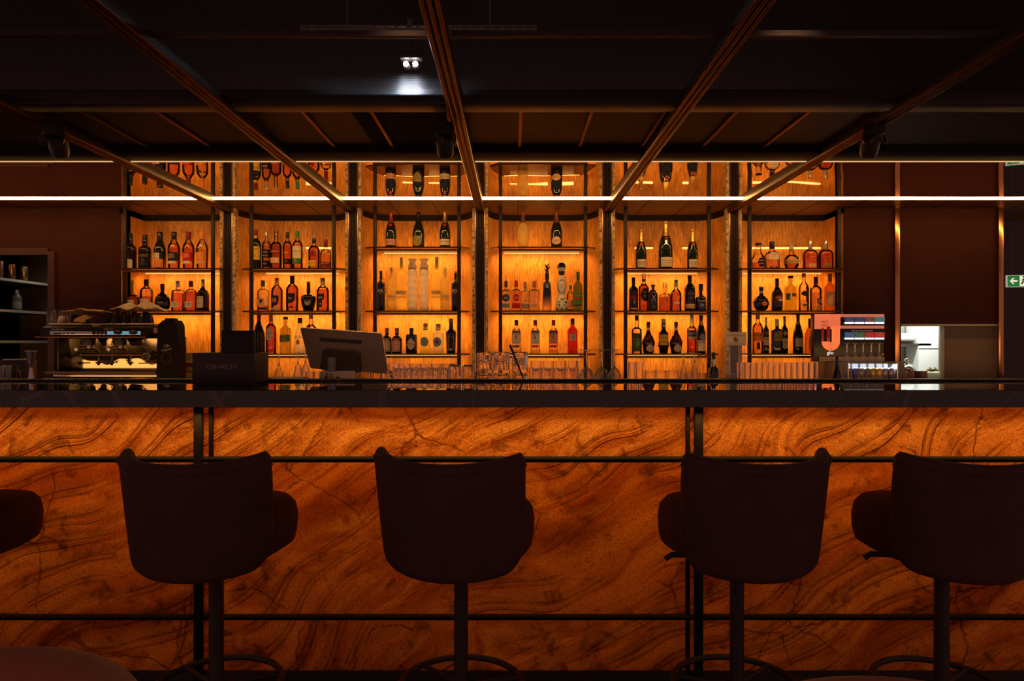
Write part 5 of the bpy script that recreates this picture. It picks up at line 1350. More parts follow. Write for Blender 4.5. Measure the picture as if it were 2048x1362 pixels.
# menus / napkins standing in the rear compartment
x0, x1 = X(449, Dc + .07), X(513, Dc + .07)
hz = Z(662, Dc + .07) - zb_
for k in range(6):
    yy = Dc + .045 + k * .018
    o = obj('menu_folder', MB().box((0, 0, (hz - .008 - .004 * (k % 3)) / 2), (x1 - x0 - .004 * (k % 2), .013, hz - .008 - .004 * (k % 3)), bevel=.002), pmat('menu_cover', (0.016, 0.011, 0.011), 0.6), None, loc=((x0 + x1) / 2 + .001 * (k % 3), yy, zb_ + .0095))
    tag(o, 'black menu folder standing in the bar caddy, ' + ORD[k] + ' from the front', 'menu', 'menu folders in the caddy')

# ------------------------------------------------------------------ point of sale monitor, seen from behind
Dm = 3.40
sm = Dm / FPX
cx_, zm0 = X(690, Dm), ZS
t = thing('monitor', 'slim grey touch monitor seen from behind on its stand', 'monitor', (cx_, Dm, ZS))
R = Matrix.Rotation(math.radians(-14), 3, 'X')
top_l, top_r, bot_l, bot_r = X(601, Dm) - cx_, X(763, Dm) - cx_, X(622, Dm) - cx_, X(778, Dm) - cx_
zT, zB = Z(661, Dm) - ZS, Z(741, Dm) - ZS
dy = .05
def slab(y0, y1, ins):
    return [(top_l + ins, y0 + dy * 0, zT - ins), (top_r - ins, y0, zT - ins), (bot_r - ins, y0 - dy, zB + ins), (bot_l + ins, y0 - dy, zB + ins)]
def rounded(poly, r, n=5):
    out = []
    for i in range(4):
        p0, p, p2 = Vector(poly[i - 1]), Vector(poly[i]), Vector(poly[(i + 1) % 4])
        d0, d1 = (p0 - p).normalized(), (p2 - p).normalized()
        a, b = p + d0 * r, p + d1 * r
        for k in range(n + 1):
            q = k / n
            out.append((1 - q) ** 2 * a + 2 * q * (1 - q) * p + q * q * b)
    return out
rx_ = .5 * (bot_r - bot_l + top_r - top_l) / 2
# rectangular panel, turned a little and tilted back
Wp, Hp = (X(778, Dm) - X(611, Dm)), (zT - zB) * 1.02
Rm = Matrix.Rotation(math.radians(4), 3, 'Y') @ Matrix.Rotation(math.radians(12), 3, 'X')
def panel_obj(name, mat, ins, y0, y1, parent, poly=None, rad=.012):
    po = poly or [(-Wp / 2 + ins, 0, Hp / 2 - ins), (Wp / 2 - ins, 0, Hp / 2 - ins), (Wp / 2 - ins, 0, -Hp / 2 + ins), (-Wp / 2 + ins, 0, -Hp / 2 + ins)]
    q = rounded(po, rad); n = len(q)
    V = [Rm @ Vector((v.x, y0, v.z)) for v in q] + [Rm @ Vector((v.x, y1, v.z)) for v in q]
    V = [v + Vector((0, 0, (zT + zB) / 2)) for v in V]
    F = [tuple(range(n)), tuple(range(2 * n - 1, n - 1, -1))] + [(i, n + i, n + (i + 1) % n, (i + 1) % n) for i in range(n)]
    return obj(name, MB().addm(V, F), mat, parent, 30)
M_MON = pmat('monitor_grey', (0.30, 0.20, 0.15), 0.34, 0.4)
tpoly = [(top_l, 0, Hp / 2), (top_r, 0, Hp / 2), (bot_r, 0, -Hp / 2), (bot_l, 0, -Hp / 2)]
pb = panel_obj('rear_cover', M_MON, 0, -.010, .010, t, tpoly)
panel_obj('screen', pmat('screen_glow', (0.02, 0.02, 0.03), 0.1, emit=(0.5, 0.55, 1.0), es=0.5), .004, .0102, .012, t, [(top_l + .006, 0, Hp / 2 - .006), (top_r - .006, 0, Hp / 2 - .006), (bot_r - .006, 0, -Hp / 2 + .006), (bot_l + .006, 0, -Hp / 2 + .006)])
sx0, sx1 = X(640, Dm) - cx_, X(724, Dm) - cx_
sz = Z(680.5, Dm) - ZS - (zT + zB) / 2
panel_obj('vent_slot', M_PLASTICB, 0, -.0112, -.0101, pb, [(sx0, 0, sz + .009), (sx1, 0, sz + .009), (sx1, 0, sz - .009), (sx0, 0, sz - .009)], .008)
hx0, hx1 = X(650, Dm) - cx_, X(722, Dm) - cx_
panel_obj('rear_housing', pmat('housing_dark', (0.05, 0.03, 0.026), 0.5), 0, -.045, -.0101, t, [(hx0, 0, .012), (hx1, 0, .012), (hx1 + .01, 0, -Hp / 2 + .004), (hx0 - .008, 0, -Hp / 2 + .004)], .02)
obj('stand', MB().box((X(680, Dm) - cx_, -.02, .055), (X(714, Dm) - X(646, Dm), .05, .11), bevel=.006).box((X(680, Dm) - cx_, -.01, .006), (.16, .17, .012), bevel=.004), pmat('stand_grey', (0.36, 0.25, 0.22), 0.4), t)
obj('cable', MB().tube([(X(676, Dm) - cx_ + .02 * k, -.047 - .004 * k, .085 + .012 * math.sin(k * .8) - .018 * k) for k in range(5)], .003, 8), M_PLASTICB, t)
# dark tray with copper edge left of the monitor
o = obj('serving_tray', MB().box((0, 0, .012), (.19, .12, .02), bevel=.004, mi=0).tube([(-.094, -.0605, .012), (.05, -.0605, .014), (.094, -.0605, .006)], .003, 6, 1), [M_PLASTICB, pmat('orange_edge', (0.7, 0.16, 0.06), 0.3)], None, loc=(X(572, 3.3), 3.3, ZS + .0605))
tag(o, 'black serving tray with orange edge left of the monitor', 'tray')
o = obj('napkin_box', MB().box((0, 0, .03), (.17, .11, .06), bevel=.004), M_PLASTICB, None, loc=(X(572, 3.3), 3.3, ZS + .0005)); tag(o, 'low black box under the serving tray beside the monitor', 'box')
# ------------------------------------------------------------------ espresso machine
De = 5.14; se = De / FPX; ZC = 1.0
xc = X(200, De)
def ex(px, D=De): return X(px, D) - xc
def ez(py, D=De): return Z(py, D) - ZC
t = thing('espresso_machine', 'two group espresso machine of polished steel with black top', 'coffee machine', (xc, De + .28, ZC + .0005))
def L(x, y, z): return (x, y - .28, z)
fy = -.28     # front plane y of the body in machine space
M_MACHB = pmat('machine_black', (0.012, 0.008, 0.008), 0.35)
x0, x1 = ex(104), ex(310)
mb = MB().box(((x0 + x1) / 2, .10, (ez(742) + ez(672)) / 2), (x1 - x0, .25, ez(672) - ez(742)), bevel=.008)
obj('body', mb, M_MACHB, t)
# polished backsplash, curved on purpose so its foot mirrors the work strip
mb = MB(); n, m_ = 60, 40
V = []
for j in range(m_ + 1):
    for i in range(n + 1):
        u, v = i / n, j / m_
        zz = ez(741) + (ez(677) - ez(741)) * v
        dz = zz - .08
        edge = .075 + .022 * math.sin(u * 12.0 + .6) + .010 * math.sin(u * 29.0)      # where the sheet is bent
        lean = .02 * dz + .21 * dz * dz if dz < edge else .02 * edge + .21 * edge * edge + .20 * (dz - edge)
        V.append((x0 + .006 + (x1 - x0 - .012) * u, -.060 - lean, zz))
F = [(j * (n + 1) + i, j * (n + 1) + i + 1, (j + 1) * (n + 1) + i + 1, (j + 1) * (n + 1) + i) for j in range(m_) for i in range(n)]
obj('backsplash', mb.addm(V, F), pmat('steel_mirror', (0.58, 0.46, 0.30), 0.09, 1.0), t, 60)
# head with control strip and lettering
hx0, hx1 = ex(72), ex(290)
mb = MB().prism([(-.27, ez(674)), (-.28, ez(672)), (-.26, ez(655)), (-.20, ez(651)), (.20, ez(651)), (.20, ez(674))], hx0 + .03, hx1 + .03, axis='X')
hd = obj('head', mb, M_MACHB, t)
obj('control_strip', MB().box((ex(190), -.276, ez(666)), (ex(282) - ex(100), .006, .030), bevel=.002), pmat('strip_chrome', (0.4, 0.4, 0.42), 0.15, 1.0), hd)
obj('screen_reflection', MB().box((ex(246), -.2795, ez(666)), (ex(282) - ex(212), .003, .026)), pmat('reflection_cyan', (0.05, 0.1, 0.12), 0.2, emit=(0.20, 0.45, 0.62), es=0.55), hd)  # added glow in place of a blue reflection of the monitor screen
for kx in (237, 268): obj('steam_knob', MB().lathe([(.03, 0), (.028, -.02), (.02, -.026)], 20, axis='Y', c=(ex(kx), -.281, ez(665)), sy=.55), M_MACHB, hd)
obj('trim_bar', MB().box((ex(182), -.284, ez(674.3)), (ex(292) - ex(70), .012, .006), bevel=.002), M_BRONZE, hd)
for k, px in enumerate((110, 118, 127, 136, 145, 188, 196, 204, 212)):
    obj('button', MB().lathe([(.006, 0), (.006, -.004), (.004, -.006)], 12, axis='Y', c=(ex(px), -.2835, ez(667))) if k < 5 else MB().box((ex(px), -.283, ez(666)), (.020, .012, .026), bevel=.005), M_MACHB, hd)
mb = MB().text('FAEMA', (ex(116), -.2795, ez(659)), .013, .10).text('E98 UP', (ex(217), -.2795, ez(658.5)), .013, .07)
obj('lettering', mb, pmat('head_print', (0.45, 0.33, 0.26), 0.5), hd, 0)
o = obj('badge', MB().box((ex(299), -.21, ez(660.5)), (.044, .004, .042)).text('FAEMA', (ex(299), -.2125, ez(660.5)), .008, .03, 1), [MC['peach'], MC['red']], hd, 20)
# brew groups with handles and spouts
for k, px in enumerate((162, 226)):
    g = obj('brew_group', MB().lathe([(.045, ez(690)), (.050, ez(682)), (.046, ez(674))], 24, c=(ex(px), -.19, 0)).box((ex(px), -.19, ez(678)), (.075, .09, .03), bevel=.008), M_MACHB, t)
    obj('porta_filter', MB().lathe([(.028, ez(700)), (.037, ez(697)), (.037, ez(690))], 20, c=(ex(px), -.19, 0)).tube([(ex(px), -.22, ez(696)), (ex(px), -.30, ez(697)), (ex(px), -.34, ez(699))], [.012, .015, .013], 12), M_STEELR, g)
    obj('group_ring', MB().tube([(ex(px) - .04, -.225, ez(683)), (ex(px) - .035, -.235, ez(691)), (ex(px), -.24, ez(692.5)), (ex(px) + .035, -.235, ez(691)), (ex(px) + .04, -.225, ez(683))], .004, 8), M_BRONZE, g)
for k, px in enumerate((143, 181, 208, 246)):
    w = obj('steam_wand', MB().tube([(ex(px), -.13, ez(699)), (ex(px), -.17, ez(708)), (ex(px), -.18, ez(722))], .004, 8), M_STEELR, t)
    obj('spout', MB().lathe([(.007, -.018), (.010, -.006), (.022, .0), (.022, .006), (.008, .012)], 10, c=(ex(px), -.18, ez(727))), M_MACHB, w)
g = obj('pressure_gauge', MB().lathe([(.030, 0), (.032, -.012), (.028, -.016)], 24, axis='Y', c=(ex(272), -.13, ez(715))), M_STEELR, t)
obj('gauge_face', MB().lathe([(.026, -.0162), (.026, -.0172)], 24, axis='Y', c=(ex(272), -.13, ez(715))), M_MACHB, g)
for py, a, b in ((711, 113, 258), (711, 286, 304), (729, 114, 138), (728, 252, 303)):
    obj('slot', MB().box(((ex(a) + ex(b)) / 2, -.105, ez(py)), (ex(b) - ex(a), .012, .008), bevel=.003), M_BRONZE, t)
obj('drip_tray', MB().box(((x0 + x1) / 2 - .045, -.12, ez(746)), (x1 - x0 + .07, .26, .022), bevel=.005), pmat('tray_brown', (0.13, 0.07, 0.05), 0.4, 0.5), t)
obj('base', MB().box(((x0 + x1) / 2 - .03, -.08, ez(753.0)), (x1 - x0 + .06, .20, .026), bevel=.004), M_STEEL, t)
for sx in (x0 + .05, x1 - .08):
    for sy in (-.1, .15): obj('leg', MB().lathe([(.022, 0), (.018, .03), (.018, ez(748))], 14, c=(sx, sy, 0)), M_MACHB, t)
for s_, px in ((-1, 103), (1, 311)):
    obj('side_panel', MB().box((ex(px), -.02, (ez(745) + ez(650)) / 2), (.018, .38, ez(650) - ez(745)), bevel=.006), M_MACHB if s_ < 0 else M_MACHB, t)
obj('cup_rail', MB().tube([(hx0 + .04, -.19, ez(648)), (hx1 + .03, -.19, ez(648)), (hx1 + .03, .19, ez(648)), (hx0 + .04, .19, ez(648))], .006, 8, closed=True), M_STEELR, t)
ZT = Z(651, De) + .0025
# cups, glasses and cloths on the machine
def cup(px, py_top, w, y, mat, label, group, tilt=0, z=ZT, h=None):
    D = De + .28 + y
    H = h or (Z(py_top, D) - z); R = w / 2 * D / FPX
    c = thing('cup', label, 'cup', (X(px, D), D, z), 1.2 + 0.1 * tilt, group)
    obj('cup_body', MB().lathe([(R, 0), (R * .97, H * .15), (R * .88, H * .5), (R * .62, H * .93), (R * .56, H), (R * .48, H - .003), (R * .1, H - .004)], 24), mat, c, 50)
    obj('handle', MB().tube([(R * .90, 0, H * .25), (R * 1.16, 0, H * .32), (R * 1.18, 0, H * .62), (R * .78, 0, H * .72)], .0055, 8), mat, c)
    return c
M_CUPW = pmat('cup_pink_white', (0.62, 0.42, 0.36), 0.25)
M_CUPB = pmat('cup_brown', (0.018, 0.009, 0.007), 0.3)
cup(125, 632, 19, -.10, M_CUPW, 'pale pink cup upside down on the coffee machine', None, 3)
bl = 'dark cups upside down on the coffee machine'
for k, (px, w, y) in enumerate([(149, 20, -.13), (173, 20, -.12), (212, 20, -.12), (233, 20, -.13), (254, 20, -.12), (275, 20, -.13), (298, 20, -.11)]):
    cup(px, 629, w, y, M_CUPB, 'dark brown cup upside down on the coffee machine front row, ' + ORD[k] + ' from the left', bl, k)
for k, (px, w, y) in enumerate([(224, 18, .02), (246, 18, .01), (268, 18, .02), (291, 18, .01)]):
    cup(px, 624, w, y, M_CUPB, 'dark brown cup upside down on the coffee machine back row, ' + ORD[k] + ' from the left', bl, k)
for k, px in enumerate((101, 116, 131, 146, 161)):
    D = De + .28 + .03 * (k % 2) + .06
    tumbler('latte_glass', 'clear glass upside down at the rear of the coffee machine, ' + ORD[k] + ' from the left', X(px, D), D, ZT, 7.5 * D / FPX, Z(618, D) - ZT, 'clear glasses on the coffee machine', True)
from mathutils import noise as mnoise
def cloth(name, label, px0, px1, D0, D1, zf, mat, seed, nx=44, ny=22, fold=.012):
    random.seed(seed)
    ph = [random.uniform(0, 6.28) for _ in range(6)]
    mb = MB(); V = []
    for j in range(ny + 1):
        for i in range(nx + 1):
            u, v = i / nx, j / ny
            x = X(px0 + (px1 - px0) * u, De + .2) + .014 * math.sin(5 * v + ph[0])
            y = D0 + (D1 - D0) * v + .015 * math.sin(6 * u + ph[1])
            z = zf(u, v) + fold * math.sin(9 * u + 3 * v + ph[2]) * math.sin(4 * v + ph[3]) + fold * .6 * math.sin(17 * u - 6 * v + ph[4])
            q = mnoise.noise(Vector((u * 9, v * 5, seed))) + .5 * mnoise.noise(Vector((u * 20, v * 11, seed + 3)))
            V.append((x + .006 * q, y + .008 * q, z + fold * .9 * abs(q) * (1 if seed == 5 else .3)))
    F = [(j * (nx + 1) + i, j * (nx + 1) + i + 1, (j + 1) * (nx + 1) + i + 1, (j + 1) * (nx + 1) + i) for j in range(ny) for i in range(nx)]
    o = obj(name, mb.addm(V, F), mat, None, 60)
    md = o.modifiers.new('thickness', 'SOLIDIFY'); md.thickness = .004
    tag(o, label, 'cloth'); return o
zc0 = Z(624, De + .25) + .008
zcup = Z(623, De + .2)
cloth('cleaning_cloth', 'crumpled whitish cloth lying on the cups of the coffee machine', 236, 320, De + .12, De + .34, lambda u, v: zcup + .016 + (.052 * math.exp(-((u - .66) / .13) ** 2) + .034 * math.exp(-((u - .3) / .3) ** 2)) * math.sin(PI * min(1, v * 1.1 + .05)), pmat('cloth_white', (0.55, 0.42, 0.32), 0.9), 5)
cloth('cleaning_cloth', 'yellow cloth draped over the cups of the coffee machine', 136, 214, De + .10, De + .32, lambda u, v: Z(626, De + .2) + .012 + .012 * math.sin(PI * u), pmat('cloth_yellow', (0.42, 0.26, 0.03), 0.9), 8, fold=.007)
cloth('cleaning_cloth', 'tan cloth hanging between the dark cups on the coffee machine', 178, 200, De + .0, De + .10, lambda u, v: ZT + .025 + .055 * v, pmat('cloth_tan', (0.30, 0.15, 0.06), 0.9), 9, 12, 8, .004)

# coffee grinder / bag beside it
Dg2 = 5.2
xg = X(343, Dg2)
t = thing('coffee_bag', 'black coffee bag with script lettering standing right of the coffee machine', 'bag', (xg, Dg2, ZC + .0005))
hb = Z(641, Dg2) - ZC; wb = X(361, Dg2) - X(318, Dg2)
prof = [(-wb / 2, 0), (wb / 2, 0), (wb / 2 - .002, hb * .5), (wb / 2 - .012, hb * .93), (wb * .3, hb), (-wb * .2, hb), (-wb / 2 + .01, hb * .93), (-wb / 2, hb * .5)]
mb = MB().prism(prof, -.06, .06, axis='Y')
obj('bag_body', mb, pmat('bag_black', (0.009, 0.006, 0.006), 0.7, spec=0.2), t, 30)
mb = MB()
rt = Matrix.Rotation(math.radians(-12), 3, 'Y')
mb.text('Caffe', (X(341, Dg2) - xg, -.061, Z(691.5, Dg2) - ZC), .022, .042, 0, rt @ Vector((1, 0, 0)), rt @ Vector((0, 0, 1)))
mb.text('Vergnano', (X(341, Dg2) - xg, -.061, Z(699.5, Dg2) - ZC), .022, .08, 0, rt @ Vector((1, 0, 0)), rt @ Vector((0, 0, 1)))
obj('lettering', mb, pmat('bag_print', (0.55, 0.40, 0.34), 0.6), t, 0)
S2 = [(X(341, Dg2) - xg + .035 * math.cos(a), -.061, Z(713, Dg2) - ZC + .05 * math.sin(a) * (1.1 if math.sin(a) < 0 else .7)) for a in [2 * PI * k / 24 for k in range(24)]]
obj('emblem', MB().tube(S2, .0016, 6, closed=True), pmat('bag_emblem', (0.20, 0.03, 0.03), 0.6), t)
obj('fold_clip', MB().box((0, 0, hb + .008), (wb * .5, .05, .018), bevel=.005), M_PLASTICB, t)

# boxes and booklets on the back counter, left bay
Dk = 5.5
o = obj('tea_box', MB().box((0, 0, .033), (X(419, Dk) - X(376, Dk), .12, .066), bevel=.003).box((X(400, Dk) - X(397.5, Dk), -.0605, .036), (.030, .002, .030), 1).text('tea', (X(400, Dk) - X(397.5, Dk), -.0618, .036), .009, None, 2), [pmat('carton', (0.50, 0.30, 0.08), 0.6), MC['navy'], MC['bluegrey']], None, 20)
zs_ = ZC + .0005
hs = [(.022, 'orange', 372, 420), (.022, 'cork', 366, 412), (.026, 'cream', 370, 418), (.05, 'tan', 368, 416), (.045, 'beige', 366, 408)]
zz = ZC + .0005
stack_cols = [('brown cardboard box at the bottom of the pile in the left bay', 'tan', .055, 366, 412), ('tan box, second of the pile in the left bay', 'cork', .05, 366, 404), ('orange brown booklet stack layer under the tea box', 'brownfoil', .03, 366, 420), ('cream booklet directly under the tea box in the left bay', 'beige', .014, 369, 420)]
for lab, c_, h_, a, b in stack_cols:
    q = obj('carton_box', MB().box((0, 0, h_ / 2), (X(b, Dk) - X(a, Dk), .13, h_), bevel=.002), MC[c_], None, loc=((X(a, Dk) + X(b, Dk)) / 2, Dk, zz)); zz += h_ + .0006
    tag(q, lab, 'box', 'boxes piled in the left bay')
o.location = (X(397.5, Dk), Dk, zz); tag(o, 'yellow tea carton with small dark blue square on the pile', 'box')

# jigger on the service counter
Dj = 3.32
t = obj('jigger', MB().lathe([(.021, 0), (.020, .003), (.0075, Z(737, Dj) - ZS), (.0075, Z(734, Dj) - ZS), (.020, Z(704, Dj) - ZS), (.026, Z(703, Dj) - ZS), (.026, Z(701.5, Dj) - ZS), (.019, Z(701.5, Dj) - ZS), (.006, Z(728, Dj) - ZS)], 28), pmat('jigger_steel', (0.45, 0.38, 0.36), 0.10, 1.0), None, 50, loc=(X(62, Dj), Dj, ZS + .0005))
tag(t, 'tall hourglass shaped steel jigger standing at the left', 'jigger')
# dark crate with mugs at the far left
t = thing('glass_crate', 'dark open crate with pale handle at the far left behind the bar', 'crate', (X(26, 3.5), 3.5, ZS + .0005))
wq = X(55, 3.5) - X(-6, 3.5)
hq = Z(720, 3.5) - ZS
obj('crate_body', MB().box((0, 0, hq / 2), (wq, .006, hq)).box((0, .06, hq / 2), (wq, .006, hq)).box((-wq / 2, .03, hq / 2), (.006, .06, hq)).box((wq / 2, .03, hq / 2), (.006, .06, hq)).box((0, .03, .004), (wq, .06, .008)), pmat('crate_brown', (0.06, 0.035, 0.028), 0.5), t)
obj('rim', MB().tube([(-wq / 2 + .03, -.004, hq), (wq / 2 - .01, -.004, hq + .002)], .004, 8), MC['silver'], t)
for k, (px, cc) in enumerate(((3, 'cup_white_far'), (17, 'cup_white_far'), (29, 'cup_dark_far'))):
    D = 3.32 + .015 * k
    m = pmat('cup_white_far', (0.42, 0.38, 0.32), 0.3) if k < 2 else pmat('cup_dark_far', (0.05, 0.035, 0.03), 0.3)
    R = 5.8 * D / FPX; H = Z(731, D) - ZS
    c = thing('mug', ('cream mug at the far left edge before the crate', 'cream mug with rounded handle before the crate', 'dark mug before the crate, nearest the jigger')[k], 'mug', (X(px, D), D, ZS + .0005), .5, 'mugs before the crate')
    obj('mug_body', MB().lathe([(R * .8, 0), (R, H * .1), (R, H), (R - .003, H), (R - .003, .01), (.002, .01)], 24), m, c, 50)
    obj('handle', MB().tube([(R * .95, -.0, H * .8), (R * 1.4, 0, H * .75), (R * 1.45, 0, H * .35), (R * .95, 0, H * .22)], .005, 8), m, c)

# things on the recess shelves
def pan(px, py0, py1, w, c, lab, Dx=5.95):
    z = Z(py1, Dx); H = Z(py0, Dx) - z; R = w / 2 * Dx / FPX
    zb = None
    return z, H, R
zsh = {}
for nm_, py in (('a', 555), ('b', 618), ('c', 681)): zsh[nm_] = Z(py, 6.0) + .0005
for k, (y, c_, R, H) in enumerate(((5.86, 'copper', .035, .15), (6.06, 'pinkc', .036, .15), (6.22, 'copper', .03, .14), (6.38, 'brass', .03, .135))):
    m = {'copper': pmat('copper_mug', (0.75, 0.34, 0.14), 0.25, 1.0), 'pinkc': pmat('rose_copper', (0.72, 0.34, 0.22), 0.25, 1.0), 'brass': pmat('brass_mug', (0.80, 0.60, 0.28), 0.25, 1.0)}[c_]
    c = thing('copper_cup', ('copper cup', 'rose copper cup', 'slim copper cup', 'brass cup')[k] + ' on the upper recess shelf, ' + ORD[k] + ' from the front', 'cup', (-4.56, y, zsh['a']), 0, 'metal cups on the recess shelf')
    obj('cup_body', MB().lathe([(R * .85, 0), (R, .004), (R, H), (R - .002, H), (R - .003, .006), (.002, .006)], 24), m, c, 50)
t = thing('spray_bottle', 'clear plastic bottle with white cap and label on the middle recess shelf', 'bottle', (-4.555, 6.28, zsh['b']))
R, H = .038, .19
obj('bottle_body', MB().lathe([(R * .95, 0), (R, .004), (R, H * .58), (R * .85, H * .68), (R * .4, H * .82), (R * .35, H * .86)], 24), pmat('blue_plastic', (0.14, 0.15, 0.17), 0.2), t, 50)
obj('cap', MB().lathe([(R * .42, H * .84), (R * .45, H * .97), (R * .3, H)], 16), MC['silver'], t)
obj('label', MB().lathe([(R * 1.015, H * .08), (R * 1.015, H * .42)], 24, cap=False), MC['grey'], t)
# ------------------------------------------------------------------ lit tobacco display and can cooler (on the back counter, right)
Dd = 5.50
def rx(px, D=Dd): return X(px, D)
ZC = 1.0
# can cooler
xL, xR = rx(1650), rx(1791)
xm = (xL + xR) / 2
zc_t = Z(723.5, Dd) - ZC
t = thing('can_cooler', 'grey countertop cooler with bright slanted glass front', 'cooler', (xm, Dd, ZC + .0005))
M_COOL = pmat('cooler_grey', (0.16, 0.13, 0.12), 0.5)
mb = MB()
gl0, gl1 = rx(1681) - xm, rx(1777) - xm
H = zc_t
mb.box(((xL - xm + gl0) / 2, 0, H / 2), (gl0 - (xL - xm), .25, H), bevel=.003).box(((xR - xm + gl1 + .0) / 2, 0, H / 2), ((xR - xm) - gl1, .25, H), bevel=.003)
mb.box(((gl0 + gl1) / 2, .115, H / 2), (gl1 - gl0, .02, H)).box(((gl0 + gl1) / 2, 0, H - .006), (gl1 - gl0, .25, .012)).box(((gl0 + gl1) / 2, 0, .006), (gl1 - gl0, .25, .012))
obj('cabinet', mb, M_COOL, t)
obj('light_panel', MB().box(((gl0 + gl1) / 2, .01, H - .028), (gl1 - gl0 - .01, .012, .040), rot=Matrix.Rotation(math.radians(-20), 3, 'X')), pmat('cooler_light', (0.8, 0.9, 1), 0.5, emit=(0.62, 0.78, 1.0), es=1.1), t)
mb = MB()
for s_, xx in ((-1, gl0), (1, gl1)):
    mb.tube([(xx, -.127, .005), (xx + .028 * (0 if s_ < 0 else -0) , -.127, H - .004)], .005, 8)
obj('front_edge', mb, MC['silver'], t)
area_light('cooler_tube', (xm + (gl0 + gl1) / 2, Dd - .06, ZC + H - .02), (math.radians(-25), 0, 0), gl1 - gl0 - .02, .02, 3.5, (0.75, 0.85, 1.0))
cans = [('blue', (0.04, 0.07, 0.6)), ('blue', (0.04, 0.07, 0.6)), ('silver', (0.25, 0.27, 0.35)), ('silver', (0.22, 0.2, 0.3)), ('yellow', (0.75, 0.5, 0.03)), ('yellow', (0.75, 0.5, 0.03)), ('silver', (0.3, 0.3, 0.42)), ('silver', (0.3, 0.3, 0.42))]
for k, (nm, c_) in enumerate(cans):
    c = thing('drink_can', nm + ' slim drink can in the lit cooler, ' + ORD[k] + ' from the left', 'can', (xm + gl0 + .026 + k * (gl1 - gl0 - .058) / 7, Dd - .09, ZC + .0135), 0, 'cans in the lit cooler')
    r = .024; h = Z(736, Dd - .09) - ZC - .0135
    obj('can_body', MB().lathe([(r * .8, 0), (r, .006), (r, h - .012), (r * .82, h - .002)], 20), pmat('can_' + nm + str(c_[0]), c_, 0.3, 0.5), c, 50)
    obj('lid', MB().lathe([(r * .82, h - .0018), (r * .84, h), (r * .78, h - .001), (.002, h - .0015)], 20), MC['gold'] if nm != 'silver' else MC['silver'], c, 50)

# tobacco display standing on the cooler
a, b = P(1632, 627, Dd), P(1774, 723, Dd)
zb = ZC + zc_t + .002
t = thing('tobacco_display', 'lit black and coral counter display for nicotine packs', 'display', ((a.x + b.x) / 2, Dd, zb))
W, Hh = b.x - a.x, a.z - zb
ox = (a.x + b.x) / 2
def dx(px): return X(px, Dd - .1) - ox
def dz(py): return Z(py, Dd - .1) - zb
W = dx(1774) - dx(1632); Hh = dz(627)
cxx = (dx(1774) + dx(1632)) / 2
f = -.10
M_DISP = pmat('display_black', (0.012, 0.009, 0.010), 0.25)
mb = MB().box((cxx, -.03, Hh / 2), (W, .06, Hh), bevel=.004)
obj('case', mb, M_DISP, t)
M_CORAL = pmat('coral_lit', (0.9, 0.3, 0.2), 0.4, emit=(1.0, 0.20, 0.085), es=0.5)
M_CORAL2 = pmat('coral_soft', (0.8, 0.35, 0.3), 0.4, emit=(0.9, 0.24, 0.15), es=0.34)
hd = obj('lit_header', MB().box(((dx(1633) + dx(1685)) / 2, -.064, (dz(628) + dz(658)) / 2), (dx(1685) - dx(1633), .008, dz(628) - dz(658)), bevel=.002), M_CORAL, t)
mb = MB().text('HILO', (dx(1653), -.0695, dz(643.5)), .022, dx(1660) - dx(1647)).text('plus', (dx(1653), -.0695, dz(650.5)), .022, dx(1659) - dx(1647))
obj('lettering', mb, MC['text'], hd, 0)
obj('top_rail', MB().box(((dx(1685) + dx(1773)) / 2, -.064, (dz(628) + dz(634)) / 2), (dx(1773) - dx(1685), .008, dz(628) - dz(634))), M_CORAL2, t)
obj('middle_rail', MB().box(((dx(1685) + dx(1773)) / 2, -.064, (dz(651) + dz(657)) / 2), (dx(1773) - dx(1685), .008, dz(651) - dz(657))), M_CORAL2, t)
# U-shaped light tube: dark left leg, ribbed glowing right leg and bend
cu, wu = dx(1665.5), (dx(1684) - dx(1647)) / 2
ri = wu * .10
def ushape(r0, r1, ztop, zc_, a0=PI, a1=2 * PI, n=20):
    o_ = [(cu + r1 * math.cos(q), zc_ + r1 * math.sin(q)) for q in [a0 + (a1 - a0) * k / n for k in range(n + 1)]]
    i_ = [(cu + r0 * math.cos(q), zc_ + r0 * math.sin(q)) for q in [a1 + (a0 - a1) * k / n for k in range(n + 1)]]
    return o_, i_
zc_ = dz(683)
u = thing('u', 'x', 'x') if False else None
mbu = MB()
n_r = 7
for k in range(n_r):
    r0 = ri + (wu - ri) * k / n_r + .0011; r1 = ri + (wu - ri) * (k + 1) / n_r - .0011
    o_, i_ = ushape(r0, r1, 0, zc_)
    poly = o_ + [(cu + r1, dz(652)), (cu + r0, dz(652))] + i_
    mbu.prism(poly, -.068, -.0645, axis='Y')
ut = obj('glowing_tube', mbu, pmat('tube_glow', (0.9, 0.3, 0.15), 0.4, emit=(1.0, 0.19, 0.05), es=0.85), t, 0)
obj('dark_leg', MB().box((cu - wu * .27, -.067, (dz(653) + zc_) / 2), (wu * .34, .008, dz(653) - zc_), bevel=.001), pmat('leg_darkred', (0.25, 0.01, 0.01), 0.2, emit=(0.5, 0.01, 0.01), es=0.25), ut)
obj('inner_leg', MB().box((cu - wu * .90, -.067, (dz(655) + zc_) / 2), (wu * .2, .009, dz(655) - zc_), bevel=.001), pmat('leg_darkred2', (0.25, 0.01, 0.01), 0.2, emit=(0.6, 0.02, 0.01), es=0.3), ut)
mb = MB().text('glo', (dx(1665), -.0615, dz(706.5)), dz(702) - dz(711.5), dx(1672) - dx(1658.5))
obj('logo', mb, pmat('logo_white', (0.9, 0.9, 0.9), 0.4, emit=(1, 0.95, 0.95), es=0.9), t, 0)
